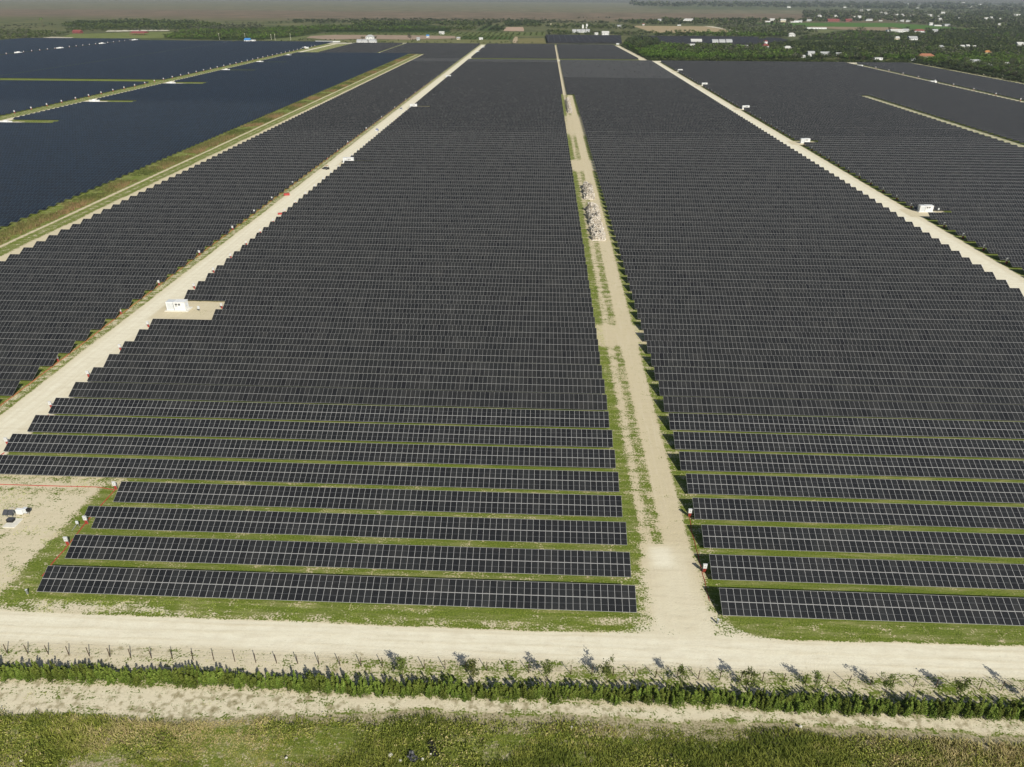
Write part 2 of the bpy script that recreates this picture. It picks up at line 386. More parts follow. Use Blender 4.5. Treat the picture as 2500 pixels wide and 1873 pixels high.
    put(inside(X, Y, 451, 468, 500, 1212, .8), .60, .7)
    put(inside(X, Y, 546, 567, 600, 1245, 1), .52, .4)
    put(inside(X, Y, 572, 582, 600, 1245, 1), 1.2, .6)
    put(inside(X, Y, -120, 545, 1206.5, 1229, 1.5), 1.4, .9)
    # blue side
    put(inside(X, Y, -440, -427, 500, 1610, 1.0), .30, .3)
    put(inside(X, Y, -427, -419.5, 500, 1600, .8), 1.1, .7)
    for y in NOTCH_E: put(inside(X, Y, -419, -404, y-8, y+10, 1), .9, .6); put(inside(X, Y, -404, -374, y-8, y+10, 1), .22, .2)
    put(inside(X, Y, -419, -384, 1328, 1600, 1), .35, .3)
    put(inside(X, Y, -388, -383, 1328, 1600, 1), 1.2, .8)
    put(inside(X, Y, -655, -645, 560, 1640, 1), .75, .6)
    put(inside(X, Y, -875, -862, 1200, 1700, 1), 1.0, .8)
    put(inside(X, Y, -660, -380, 1600, 1625, 1), 1.4, .9)
    put(inside(X, Y, -286, -278, 1330, 1600, 1), 1.1, .9)
    put(inside(X, Y, -383, -120, 1603, 1612, 1), 1.1, .8)
    return S, P, D

def sheet(name, x0, x1, y0, y1, rx, ry, z):
    nx = max(2, int(round((x1-x0)/rx))+1); ny = max(2, int(round((y1-y0)/ry))+1)
    xs = np.linspace(x0, x1, nx); ys = np.linspace(y0, y1, ny); X, Y = np.meshgrid(xs, ys)
    m = bpy.data.meshes.new(name); m.vertices.add(nx*ny)
    co = np.stack([X, Y, np.full(X.shape, 0.0)], -1); m.vertices.foreach_set('co', co.astype(np.float32).ravel())
    i, j = np.meshgrid(np.arange(nx-1), np.arange(ny-1)); a = (j*nx+i).ravel()
    F = np.stack([a, a+1, a+nx+1, a+nx], 1).astype(np.int32); n = len(F)
    m.loops.add(4*n); m.loops.foreach_set('vertex_index', F.ravel()); m.polygons.add(n)
    m.polygons.foreach_set('loop_start', np.arange(0, 4*n, 4, dtype=np.int32)); m.update(calc_edges=True)
    S, P, D = maskfn(X, Y)
    at = m.attributes.new('mask', 'FLOAT_VECTOR', 'POINT'); at.data.foreach_set('vector', np.stack([S, P, D], -1).astype(np.float32).ravel())
    m.materials.append(M_GROUND); o = link(name, m, None, (0, 0, z)); tag(o, kind='structure'); return o

gd = MB().add([(-16000,-400,0),(16000,-400,0),(16000,11500,0),(-16000,11500,0)], [(0,1,2,3)]).obj('ground', M_GROUND)
tag(gd, kind='structure')
sheet('scrub_verge', -160, 140, 40, 74.6, .6, .3, .008)
sheet('gravel_road', -160, 140, 74.6, 86.0, .6, .2, .008)
sheet('sandy_yard', -160, -82, 86.0, 119.5, .6, .5, .008)
sheet('dirt_path', 16.5, 33, 86.0, 300, .3, 1.0, .008)
sheet('dirt_path', 16.5, 33, 300, 1206, .5, 3.0, .02)
sheet('grass_verge', -82, 16.5, 86.0, 119.5, 2, 1, .008)
sheet('gravel_road', -134, -98, 119.5, 520, .5, 2.0, .012)
sheet('gravel_road', -134, -98, 520, 1606, .8, 3.0, .03)
sheet('grass_strip', -230, -196, 200, 1326, .6, 3.0, .02)
sheet('gravel_road', 158, 192, 150, 1206, .7, 2.0, .02)
sheet('gravel_road', 134, 164, 1231, 1612, .8, 3.0, .04)
sheet('grass_strip', 312, 334, 300, 802, .8, 3.0, .03)
sheet('gravel_path', 449, 470, 500, 1206, 1, 3.0, .04)
sheet('gravel_path', 544, 586, 600, 1206, 1, 3.0, .04)
sheet('gravel_path', -122, 586, 1206, 1231, 3, 1.5, .04)
sheet('gravel_path', 16.5, 27, 1231, 1604, .5, 4.0, .04)
sheet('gravel_road', -445, -370, 480, 1640, 1.2, 3.0, .04)
sheet('gravel_path', -660, -640, 560, 1640, 1, 4.0, .05)
sheet('gravel_path', -880, -858, 1200, 1710, 1, 4.0, .05)
sheet('gravel_path', -640, -445, 1590, 1630, 4, 2.0, .05)
sheet('gravel_path', -290, -274, 1328, 1604, 1, 4.0, .05)

# ------------------------------------------------------------------ solar rows
PITCHR = 8.11; TILT = R(25); CT, ST = math.cos(TILT), math.sin(TILT)
MW, ML, Z0 = 1.154, 2.28, .70           # module width, length, low edge height
def strip_mesh(name, x0, x1, s0, s1, mat, ncol, v0=0., v1=1., z0=Z0, ct=CT, st=ST, th=.04):
    "tilted slab; local origin on ground under the low edge; s = distance up the slope"
    def P(x, s, d): return (x, s*ct+d*st, z0+s*st-d*ct)
    v = [P(x0,s0,0),P(x1,s0,0),P(x1,s1,0),P(x0,s1,0),P(x0,s0,th),P(x1,s0,th),P(x1,s1,th),P(x0,s1,th)]
    f = [(0,1,2,3),(7,6,5,4),(0,4,5,1),(1,5,6,2),(2,6,7,3),(3,7,4,0)]
    m = bpy.data.meshes.new(name); m.from_pydata(v, [], f)
    uv = [0.0]*(24*2); top = [(0,v0),(ncol,v0),(ncol,v1),(0,v1)]
    for k, (a, b) in enumerate(top): uv[2*k], uv[2*k+1] = a, b
    for k in range(4, 24): uv[2*k], uv[2*k+1] = 0.0, 0.0
    l = m.uv_layers.new(name='UVMap'); l.data.foreach_set('uv', uv); m.materials.append(mat); return m
def frame_mesh(x0, x1, name='support_frame', z0=Z0, ct=CT, st=ST, L=4.6, posts=True):
    b = MB()
    for s in (.45, 1.85, 2.295, 2.75, 4.15):
        y, z = s*ct+.06*st, z0+s*st-.055
        b.box(x0+.02, x1-.02, y-.04, y+.04, z-.09, z)
    return b.mesh(name, M_GALV)
def post_mesh(s, z0=Z0, ct=CT, st=ST):
    y = s*ct; zt = z0+s*st-.15
    b = MB(); b.box(-.06, .06, y-.05, y+.05, -.3, zt); return b.mesh('support_post', M_GALV)
POST_F, POST_R = post_mesh(1.1), post_mesh(3.5)
def posts_strip(x0, x1):
    b = MB(); x = x0+.8
    while x < x1-.3:
        for s in (1.1, 3.5): b.box(x-.06, x+.06, s*CT-.05, s*CT+.05, -.3, Z0+s*ST-.15)
        x += 5.2
    return b.mesh('support_post_run', M_GALV)
_cache = {}
def run_meshes(W):
    k = round(W, 2)
    if k not in _cache:
        nc = max(1, round(W/MW))
        _cache[k] = (strip_mesh('lower_panel_run', 0, W, 0, ML, M_PANEL, nc), strip_mesh('upper_panel_run', 0, W, ML+.03, 2*ML+.03, M_PANEL, nc, 1., 2.),
                     frame_mesh(0, W), posts_strip(0, W))
    return _cache[k]
PANEL_LO = strip_mesh('solar_panel', 0, MW-.012, 0, ML, M_PANELN, 1)
PANEL_UP = strip_mesh('solar_panel', 0, MW-.012, ML+.03, 2*ML+.03, M_PANELN, 1)

rows = []      # (block, x0, x1, ylow, kind)
def yt(i): return 90.5+PITCHR*i
for i in range(0, 187):
    if 138 <= i <= 142: continue
    t = yt(i); yl = t-4.15
    x0 = -82.8 if i < 4 else -116.1
    for s in NOTCH_A:
        if s-5.5 < t-2.1 < s+7: x0 = -100.2
    rows.append(('A', x0, 17.2 if t < 783 else 19.3, yl))
    x1 = 162 if t < 1206 else 162-(t-1207)/400*13-13
    rows.append(('B', 31.0 if t < 783 else 23.6, x1, yl))
for i in range(12, 138):
    t = yt(i); yl = t-4.15; x0 = 176.2
    for s in NOTCH_C:
        if s-5 < t-2.1 < s+4.5: x0 = 190
    if t < 800:
        rows.append(('C', x0, 316, yl)); rows.append(('F', 330, 451, yl))
    else: rows.append(('C', x0, 451, yl))
    if t > 560: rows.append(('H', 468, 546, yl))
for i in range(6, 187):
    t = yt(i); yl = t-4.15
    rows.append(('D', -198.3 if t < 1330 else -278, -130.4, yl))
    if t > 1330: rows.append(('D', -383, -287, yl))
y = 262.0
PB = 6.7
while y < 1322:
    x0 = -419
    for s in NOTCH_E:
        if s-9 < y < s+12: x0 = -375
    rows.append(('E', x0, -229, y)); y += PB
y = 560.0
while y < 1640:
    if not (850 < y < 886): rows.append(('K', -645, -441, y)); rows.append(('L', -861, -653, y))
    y += PB
y = 1240.0
while y < 1690: rows.append(('N', -1130, -874, y)); y += PB
BLUE = set('EKLN')
SHEAR = 3.9
def row_area(r):
    b, x0, x1, yl = r; dz = 1.94 if b not in BLUE else 1.1; dy = 4.15 if b not in BLUE else 3.6
    xs = np.linspace(x0, x1, 60); px, py, zz = proj(xs, np.full(60, yl), np.full(60, .7)); _, p2, _ = proj(xs, np.full(60, yl+dy), np.full(60, .7+dz))
    vis = (px > 0) & (px < 2500) & (py > 0) & (p2 < 1873)
    return float(np.sum(vis*(py-p2))*abs(px[-1]-px[0])/60), bool(vis.any())
info = [(row_area(r), r) for r in rows]
vis = [(a, r) for (a, v), r in info if v]
vis.sort(key=lambda q: -q[0])
NIND = 298
ind = set(id(r) for a, r in vis[:NIND])
ordn = {}
for b in 'ABCDEFHKLN':
    rr = sorted([r for a, r in vis if r[0] == b], key=lambda r: r[3])
    for k, r in enumerate(rr): ordn[id(r)] = k+1
def ordinal(n):
    small = ['', 'first', 'second', 'third', 'fourth', 'fifth', 'sixth', 'seventh', 'eighth', 'ninth', 'tenth']
    if n <= 10: return small[n]
    return '%d%s' % (n, 'th' if 10 <= n % 100 <= 20 else {1: 'st', 2: 'nd', 3: 'rd'}.get(n % 10, 'th'))
WHERE = {'A': '%s charcoal panel row from the front, between left gravel road and centre path',
         'B': '%s charcoal panel row from the front, between centre path and right gravel road',
         'C': '%s charcoal panel row counted from nearest, just right of the right gravel road',
         'F': '%s charcoal panel row counted from nearest, beyond the right grass strip',
         'H': '%s charcoal panel row counted from nearest, at the far right hedge',
         'D': '%s charcoal panel row counted from nearest, between grass strip and left gravel road',
         'E': '%s dark blue panel row counted from nearest, left of the grass strip',
         'K': '%s dark blue panel row counted from nearest, beyond the upper left service road',
         'L': '%s dark blue panel row counted from nearest, at the far left edge',
         'N': '%s dark blue panel row counted from nearest, in the farthest left block'}
# blue rows
BT = R(18); BCT, BST = math.cos(BT), math.sin(BT); BL = 3.95; BZ = .6
_bc = {}
def blue_meshes(W):
    if W not in _bc:
        b = MB()
        for s in (.8, 3.1): b.box(.02, W-.02, s*BCT-.04, s*BCT+.04, BZ+s*BST-.16, BZ+s*BST-.055)
        _bc[W] = (strip_mesh('panel_run', 0, W, 0, BL, M_BLUE, round(W/2.0), 0, 2, BZ, BCT, BST), b.mesh('support_frame', M_DARKSTEEL))
    return _bc[W]
rest_c, rest_b = [], []
NEARROWS = 8
for (a, v), r in info:
    b, x0, x1, yl = r; W = x1-x0
    blue = b in BLUE
    if id(r) not in ind:
        (rest_b if blue else rest_c).append(r); continue
    nm = 'blue_solar_row' if blue else 'solar_panel_row'
    root = thing(nm, WHERE[b] % ordinal(ordn[id(r)]), 'solar panels', (x0+random.uniform(-.12, .12), yl+random.uniform(-.06, .06), random.uniform(-.04, .04)), random.uniform(-.0006, .0006), 'rows of dark blue solar panels' if blue else 'rows of charcoal solar panels')
    if blue:
        m1, m2 = blue_meshes(W); link('panel_run', m1, root); link('support_frame', m2, root); continue
    k = round((yl+4.15-90.5)/PITCHR)
    if b in 'AB' and k < NEARROWS:
        nc = int(round(W/MW)); step = W/nc
        link('support_frame', frame_mesh(0, W), root)
        slots = [(c, u) for c in range(nc) for u in (0, 1)]
        slots.sort(key=lambda q: abs(x0+(q[0]+.5)*step-0.0))
        for c, u in slots[:100]:
            link('solar_panel', PANEL_UP if u else PANEL_LO, root, (c*step, 0, 0))
        restp = slots[100:]
        if b == 'A' and k == 2:                       # one extra upper pair overhangs the ragged end of the third row
            for c in (-1, -2): restp.append((c, 1))
        if restp:
            V, UV = [], []
            for c, u in restp:
                s0, s1 = (0, ML) if not u else (ML+.03, 2*ML+.03); xa, xb = c*step, c*step+step-.012
                V.append([(xa, s*CT, Z0+s*ST) if True else 0 for s in (s0,)]+[(xb, s0*CT, Z0+s0*ST), (xb, s1*CT, Z0+s1*ST), (xa, s1*CT, Z0+s1*ST)])
                UV.append([(c, u), (c+1, u), (c+1, u+1), (c, u+1)])
            V = np.array(V); dn = V.copy(); dn[:, :, 2] -= .04*CT; dn[:, :, 1] += .04*ST
            sides = [np.stack([V[:, i], dn[:, i], dn[:, (i+1) % 4], V[:, (i+1) % 4]], 1) for i in range(4)]
            UV = np.array(UV, float); Z = np.zeros_like(UV)
            allv = np.concatenate([V, dn[:, ::-1]]+sides); alluv = np.concatenate([UV, Z]+[Z]*4)
            o = link('solar_panel_remainder', quads_mesh('solar_panel_remainder', allv, M_PANELN, uv=alluv), root); tag(o, kind='stuff')
        x = .8
        while x < W-.3:
            link('support_post', POST_F, root, (x, 0, 0)); link('support_post', POST_R, root, (x, 0, 0)); x += 5.2
    else:
        ms = run_meshes(W)
        for nm_, m in zip(('lower_panel_run', 'upper_panel_run', 'support_frame', 'support_post_run'), ms):
            link(nm_, m, root)
def merged(rs, name, mat, L, z0, ct, st, cols, vv):
    V, UV = [], []
    for n, (b, x0, x1, yl) in enumerate(rs):
        nc = round((x1-x0)/cols); o = n*211
        top = [(x0, yl, z0), (x1, yl, z0), (x1, yl+L*ct, z0+L*st), (x0, yl+L*ct, z0+L*st)]
        V.append(top); UV.append([(o, 0), (o+nc, 0), (o+nc, vv), (o, vv)])
        V.append([(x, y+.04*st, z-.06) for x, y, z in top[::-1]]); UV.append([(0, 0)]*4)
    return quads_mesh(name, np.array(V), mat, uv=np.array(UV, float))
M_GLAREP = panel_material('painted_glare_solar_glass', (.046, .047, .046), (.032, .033, .033), (.30, .30, .29), .020, bus=False)  # glare on the far rows, painted as a lighter base colour
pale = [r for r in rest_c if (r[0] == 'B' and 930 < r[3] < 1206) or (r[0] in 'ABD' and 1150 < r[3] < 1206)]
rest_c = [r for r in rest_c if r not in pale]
tag(link('painted_glare_solar_rows', merged(pale, 'painted_glare_solar_rows', M_GLAREP, 4.59, Z0, CT, ST, MW, 2)), 'distant panel rows with glare put into their glass colour right of the narrow centre path', 'solar panels', kind='stuff')
tag(link('far_solar_rows', merged(rest_c, 'far_solar_rows', M_PANEL, 4.59, Z0, CT, ST, MW, 2)), 'mass of distant charcoal panel rows filling the far end of the farm', 'solar panels', kind='stuff')
tag(link('far_blue_solar_rows', merged(rest_b, 'far_blue_solar_rows', M_BLUE, BL, BZ, BCT, BST, 2.0, 2)), 'mass of distant dark blue panel rows at the upper left', 'solar panels', kind='stuff')

# ------------------------------------------------------------------ combiner boxes
M_BOX = simple('weathered_white_enclosure', (.62, .63, .62), .5, 0, .4, .15)
cb = thing('combiner_box', 'x', 'electrical box', (0, 0, 0), 0, 'white electrical boxes at the row ends')
MB().bev(-.33, .33, -.14, .14, 1.0, 1.85, .03).box(-.36, .36, -.18, .16, 1.853, 1.89).obj('cabinet', M_BOX, cb)
for sx in (-.25, .25): MB().box(sx-.04, sx+.04, .145, .215, -.3, 1.8).obj('post', M_GALV, cb)
b = MB()
for sx in (-.2, -.05, .1, .22): b.tube((sx, 0, .95), (sx+.04, .05, -.05), .06)
b.obj('conduit', M_REDCOND, cb)
MB().box(-.03, .03, -.17, -.143, 1.35, 1.6).obj('door_handle', M_DGREY, cb)
boxes = []
LL = [171.4, 204.7, 230.2, 263.3, 296.8, 322.9, 347.1, 379.9, 413.5, 447.5, 472.4]
y = 500
while y < 1200: LL.append(y); y += 28.4
boxes += [(-131.2, y, 0, 'along the left verge of the left gravel road') for y in LL]
boxes += [(-117.7, 130.4+16.22*k, 0, 'at the right edge of the left gravel road') for k in range(34) if not any(abs(130.4+16.22*k-s) < 7 for s in NOTCH_A)]
boxes += [(176.6, 237+16.22*k, 0, 'along the far side of the right gravel road') for k in range(52) if not any(abs(237+16.22*k-s) < 7 for s in NOTCH_C)]
boxes += [(163.3, 246+16.22*k, 0, 'along the near side of the right gravel road') for k in range(28)]
boxes += [(-440.2, 596+22.2*k, 0, 'beside the upper left service road') for k in range(42)]
boxes += [(-872.5, 1248+22*k, 0, 'on the farthest left service path') for k in range(20)]
boxes += [(466, 640+44*k, 0, 'on the far right gravel path') for k in range(12)]
boxes += [(31.1-.9, 112.2, 0, 'beside the centre path'), (31.0-.9, 96.9, 0, 'beside the centre path'),
          (-85.1, 115.5, 0, 'at the sandy yard'), (-84.9, 104.6, 0, 'at the sandy yard'), (-85.0, 98.6, 0, 'at the sandy yard')]
boxes += [(-101.4, 210.8, 0, 'at the clearing of the nearest white inverter cabin')]
cnt = {}
first = True
for x, y, rz, wh in boxes:
    cnt[wh] = cnt.get(wh, 0)+1
    lab = '%s white electrical box counted from nearest, %s' % (ordinal(cnt[wh]), wh)
    if wh == 'beside the centre path': lab = 'white box on red conduit %s the centre path, %s' % ('beside', ['farther of two', 'nearer of two'][cnt[wh]-1])
    if wh == 'at the sandy yard': lab = 'white electrical box at the left end of the %s front row by sandy yard' % ['fourth', 'third', 'second'][cnt[wh]-1]
    if wh.startswith('at the clearing'): lab = 'white electrical box right of the nearest inverter cabin clearing'
    if first: cb.location = (x, y, 0); cb['label'] = lab; first = False
    else: dup(cb, (x, y, 0), 0, lab, (1.45, 1.3, 1.3) if (x == 176.6 or x == 466 or x < -400) else None)
# little grey marker posts
for (x, y, lb) in ((-84.6, 86.4, 'short grey marker post in grass left of the front panel row'), (30.0, 85.2, 'short grey marker post at the front corner of the right block')):
    t = thing('marker_post', lb, 'post', (x, y, 0)); MB().bev(-.12, .12, -.12, .12, -.1, .95, .02).obj('post', M_GALV, t); MB().box(-.15, .15, -.15, .15, .952, 1.0).obj('cap', M_LGREY, t)

# red-brown cable ridges
def ridge(name, pts, wd, ht, mat, label, cat='cable'):
    b = MB(); P = []
    for (a, c) in zip(pts[:-1], pts[1:]):
        n = max(2, int(math.dist(a, c)/1.5)); P += [(a[0]+(c[0]-a[0])*k/n, a[1]+(c[1]-a[1])*k/n) for k in range(n)]
    P.append(pts[-1]); V, F = [], []
    for k, p in enumerate(P):
        q = P[min(k+1, len(P)-1)]; o = P[max(k-1, 0)]; d = Vector((q[0]-o[0], q[1]-o[1])).normalized(); nx, ny = -d.y, d.x
        jx = random.uniform(-.08, .08); w2 = wd*random.uniform(.75, 1.2)
        for s, h in ((-1, -.02), (-.5, ht*.8), (0, ht), (.5, ht*.8), (1, -.02)):
            V.append((p[0]+jx+nx*s*w2/2, p[1]+ny*s*w2/2, h*random.uniform(.7, 1.2)))
        if k:
            for j in range(4): i0 = (k-1)*5+j; F.append((i0, i0+1, i0+6, i0+5))
    b.add(V, F); return tag(b.obj(name, mat), label, cat)
ridge('cable_trench', [(-131.0, 119), (-130.9, 171), (-131.6, 260), (-131.4, 520), (-131.4, 900)], .62, .12, M_TRENCH, 'long reddish covered cable trench beside the left gravel road', 'cable trench')
ridge('red_conduit', [(-150, 116.2), (-100, 116), (-89, 116.1), (-85.1, 115.3), (-85.3, 107), (-85.0, 98.8), (-84.8, 90.5)], .24, .12, M_REDCOND, 'thin red conduit line crossing the sandy yard and turning along the row ends', 'conduit')
for k in range(5, 44):
    yb = yt(k)-4.15
    if any(s-8 < yb < s+9 for s in NOTCH_A): continue
    if k % 2: ridge('red_conduit', [(-117.4, yb-3.6), (-116.8, yb-1.5), (-116.4, yb+.4)], .34, .16, M_REDCOND, 'red conduit bend at the road end of the %s row in the middle block' % ordinal(k+1), 'conduit')['group'] = 'red conduits at the left road'
ridge('red_conduit', [(30.2, 112), (29.9, 108), (29.8, 98), (29.7, 90)], .16, .10, M_REDCOND, 'thin red conduit along the front left corner of the right block', 'conduit')

# ------------------------------------------------------------------ inverter stations
def inverter(loc, label):
    t = thing('inverter_cabin', label, 'inverter cabin', loc, 0, 'white inverter cabins')
    MB().bev(-.6, 7.0, -.7, 3.4, -.1, .22, .04).obj('concrete_base', M_CONC, t)
    body = MB().bev(0, 6.1, 0, 2.5, .222, 2.95, .03).obj('body', M_WHITE, t)
    MB().box(.02, 2.5, .15, 2.35, 2.953, 3.0).obj('roof_grille', M_LGREY, t)
    MB().box(2.55, 6.15, -.05, 2.55, 2.953, 3.05).obj('roof', M_WHITE, t)
    MB().box(.35, 1.55, -.03, -.003, .55, 2.65).obj('door', M_LGREY, t)
    MB().box(1.62, 2.3, -.05, -.003, .7, 2.62).obj('side_door', M_LGREY, t)
    MB().box(2.40, 2.50, -.06, -.003, .3, 2.9).obj('divider', M_DGREY, t)
    for x in (2.95, 3.95):
        v = MB().box(x, x+.7, -.03, -.003, 1.9, 2.55).obj('window', M_VENT, t); MB().box(x+.32, x+.38, -.045, -.031, 1.9, 2.55).obj('frame', M_LGREY, v)
    for x in (3.0, 3.4): MB().box(x, x+.18, -.03, -.003, 1.45, 1.62).obj('vent', M_VENT, t)
    b = MB()
    for k in range(3): b.box(3.0, 5.2, -.025, -.003, .6+.25*k, .64+.25*k)
    b.obj('louver', M_LGREY, t)
    b = MB()
    for k in range(16):
        a0, a1 = k*math.pi/8, (k+1)*math.pi/8
        if k in (1, 2): continue
        b.tube((6.115, 1.25+.42*math.cos(a0), 1.9+.42*math.sin(a0)), (6.115, 1.25+.42*math.cos(a1), 1.9+.42*math.sin(a1)), .05, n=4)
    b.obj('emblem', M_LGREYBLUE, t)
    return t
M_LGREYBLUE = simple('pale_blue_emblem', (.42, .52, .68), .5)
names = ['nearest', 'second nearest', 'third nearest', 'fourth nearest', 'fifth nearest', 'sixth nearest']
inv0 = inverter((-118.0, 208.1, 0), 'nearest white inverter cabin on the right edge of the left gravel road')
for k, y in enumerate([437.5, 678.2, 939.6, 1361, 1484]): dup(inv0, (-118.8, y, 0), 0, '%s white inverter cabin along the left gravel road' % names[k+1])
for k, y in enumerate([344, 523, 691, 881, 1049]): dup(inv0, (177.6, y, 0), 0, '%s white inverter cabin along the right gravel road' % names[k])
for k, (x, y) in enumerate([(450.5, 1151), (453, 933)]): dup(inv0, (x, y, 0), 0, '%s white inverter cabin on the far right gravel path' % ['farther', 'nearer'][k], (1.3, 1.2, .8))
# equipment skids in the blue field
sk = thing('inverter_skid', 'x', 'inverter skid', (0, 0, 0), 0, 'white inverter skids in the blue field')
MB().bev(-5, 9, -2.5, 4, -.1, .15, .04).obj('concrete_base', M_CONC, sk)
MB().bev(0, 3.4, 0, 2.6, .152, 3.1, .05).obj('body', M_WHITE, sk)
for x in (-4.2, -3.1, -2.0, -.9, 4.0, 5.0, 6.0, 7.0): MB().bev(x, x+.6, .4, 1.8, .152, 2.3, .03).obj('cabinet', M_WHITE, sk)
lab = '%s white inverter skid along the upper left service road'
P = [(-414, 566), (-416, 693), (-415, 846), (-415.5, 1004), (-416, 1132), (-416, 1264)]
for k, (x, y) in enumerate(P):
    if k == 0: sk.location = (x, y, 0); sk.scale = (.8, .8, .8); sk['label'] = lab % names[0]
    else: dup(sk, (x, y, 0), 0, lab % names[k], (.8, .8, .8))
for k, y in enumerate([1268, 1384, 1523, 1650]): dup(sk, (-868, y, 0), 0, '%s white inverter skid on the farthest left service path' % names[k], (1.1, 1.1, 1.0))
dup(sk, (-444, 1450, 0), 0, 'white inverter skid left of the service road near the far end', (1.0, 1.0, 1.0))

# disconnect box near the first cabin
t = thing('disconnect_box', 'small grey box on a stand right of the nearest inverter cabin', 'electrical box', (-107.8, 208.4, 0))
MB().bev(-.35, .35, -.15, .15, .8, 1.7, .03).obj('cabinet', M_LGREY, t); MB().box(-.05, .05, -.05, .05, -.1, .8).obj('post', M_DGREY, t)
t = thing('disconnect_box', 'small grey box on a stand right of the nearest cabin on the right road', 'electrical box', (187.0, 345.6, 0))
MB().bev(-.35, .35, -.15, .15, .8, 1.7, .03).obj('cabinet', M_LGREY, t); MB().box(-.05, .05, -.05, .05, -.1, .8).obj('post', M_DGREY, t)

# ------------------------------------------------------------------ weather station in the yard
tag(MB().bev(-100.2, -97.8, 102.8, 105.5, -.1, .14, .03).obj('concrete_pad', M_CONC), 'pale square concrete pad in the sandy yard at the left edge', 'concrete pad')
t = thing('monitoring_station', 'cluster of white cabinets with two small tilted panels behind the concrete pad', 'monitoring station', (-100.0, 105.9, 0))
for dx in (-1.7, -.6):
    o = MB().add([(dx,-.5,.9),(dx+.85,-.5,.9),(dx+.85,.35,1.6),(dx,.35,1.6),(dx,-.5,.86),(dx+.85,-.5,.86),(dx+.85,.35,1.56),(dx,.35,1.56)],
             [(0,1,2,3),(7,6,5,4),(0,4,5,1),(1,5,6,2),(2,6,7,3),(3,7,4,0)]).obj('small_panel', M_DGREY, t)
MB().bev(.3, 1.5, .5, 1.2, .3, 1.35, .04).obj('cabinet', M_WHITE, t)
MB().bev(1.55, 2.3, .7, 1.4, .5, 1.5, .04).obj('cabinet', M_LGREY, t)
MB().bev(2.35, 2.75, .6, 1.3, .9, 1.5, .04).obj('black_box', M_BLACK, t)
MB().tube((-1.3,0,0), (-1.3,0,1.2), .05).tube((-.2,0,0), (-.2,0,1.2), .05).tube((.5,.8,0), (.5,.8,.4), .05).tube((1.3,.8,0), (1.3,.8,.4), .05).tube((2.5,.9,0), (2.5,.9,.95), .05).tube((1.9,1,0), (1.9,1,.55), .05).obj('legs', M_GALV, t)
MB().tube((.1,.3,0), (.1,.3,2.2), .035).box(-.3, .5, .27, .33, 2.1, 2.16).obj('mast', M_GALV, t)
t = thing('battery_box', 'low black equipment box resting on the concrete pad', 'box', (-99.6, 104.6, .14))
MB().bev(-.6, .6, -.45, .45, 0, .55, .06).obj('body', M_BLACK, t); MB().box(-.62, .62, -.47, .47, .552, .60).obj('lid', M_DGREY, t)
# leaning hand tool / string box at the third row
t = thing('cable_stand', 'grey cable stand leaning under the third front row by the sandy yard', 'stand', (-85.9, 103.6, 0))
MB().bev(-.25, .25, -.1, .1, .9, 1.5, .03).obj('cabinet', M_LGREY, t); MB().tube((0,0,.9), (-.7,-1.0,0), .05).tube((.1,0,.9), (.15,.1,0), .05).obj('legs', M_GALV, t)

# ------------------------------------------------------------------ vehicles and loose equipment
def wheel(t, x, y, r=.38, w_=.25):
    o = MB().tube((x-w_/2, y, r), (x+w_/2, y, r), r, n=14).obj('wheel', M_BLACK, t); MB().tube((x-w_/2-.01, y, r), (x+w_/2+.01, y, r), r*.5, n=10).obj('rim', M_GALV, o)
t = thing('pickup_truck', 'white pickup truck driving on the left gravel road', 'pickup truck', (-124.3, 664.5, 0))
MB().bev(-.95, .95, -2.7, 2.7, .45, 1.05, .12).obj('body', M_WHITE, t)
MB().add([(-.85,-.9,1.04),(.85,-.9,1.04),(.85,1.3,1.04),(-.85,1.3,1.04),(-.72,-.4,1.75),(.72,-.4,1.75),(.72,1.0,1.75),(-.72,1.0,1.75)],
         [(4,5,6,7),(0,1,5,4),(1,2,6,5),(2,3,7,6),(3,0,4,7)]).obj('windows', M_GLASS, t)
MB().bev(-.70, .70, -.38, .98, 1.752, 1.82, .03).obj('cab_roof', M_WHITE, t)
MB().box(-.8, .8, -2.55, -1.0, 1.053, 1.07).obj('bed', M_DGREY, t)
for x in (-.85, .85):
    for y in (-1.7, 1.8): wheel(t, x, y)
for x in (-.7, .7): MB().box(x-.15, x+.15, 2.70, 2.72, .75, .9).obj('headlight', M_LGREY, t)
t = thing('utility_cart', 'small blue and white utility cart parked by the panels on left road', 'cart', (-122.2, 552, 0))
MB().bev(-.9, .9, -1.4, 1.4, .5, 1.2, .1).obj('body', M_BLUEP, t); MB().bev(-.7, .7, -.6, .8, 1.9, 2.0, .04).obj('canopy', M_BLUEP, t)
MB().tube((-.65,-.5,1.2), (-.65,-.5,1.9), .04).tube((.65,-.5,1.2), (.65,-.5,1.9), .04).tube((-.65,.7,1.2), (-.65,.7,1.9), .04).tube((.65,.7,1.2), (.65,.7,1.9), .04).obj('canopy_post', M_GALV, t)
MB().bev(-.8, .8, -2.6, -1.5, .3, 1.1, .05).obj('tool_box', M_WHITE, t)
for x in (-.8, .8):
    for y in (-.9, .9): wheel(t, x, y, .32)
t = thing('compact_tractor', 'dark tractor with orange canopy working on the left gravel road', 'tractor', (-123.8, 419, 0), R(60))
MB().bev(-.5, .5, -.2, 1.7, .7, 1.35, .1).obj('hood', M_DGREY, t); MB().bev(-.65, .65, -1.2, -.2, .6, 1.2, .08).obj('seat_platform', M_BLACK, t)
MB().bev(-.75, .75, -1.3, .2, 2.25, 2.35, .03).obj('canopy', M_ORANGE, t)
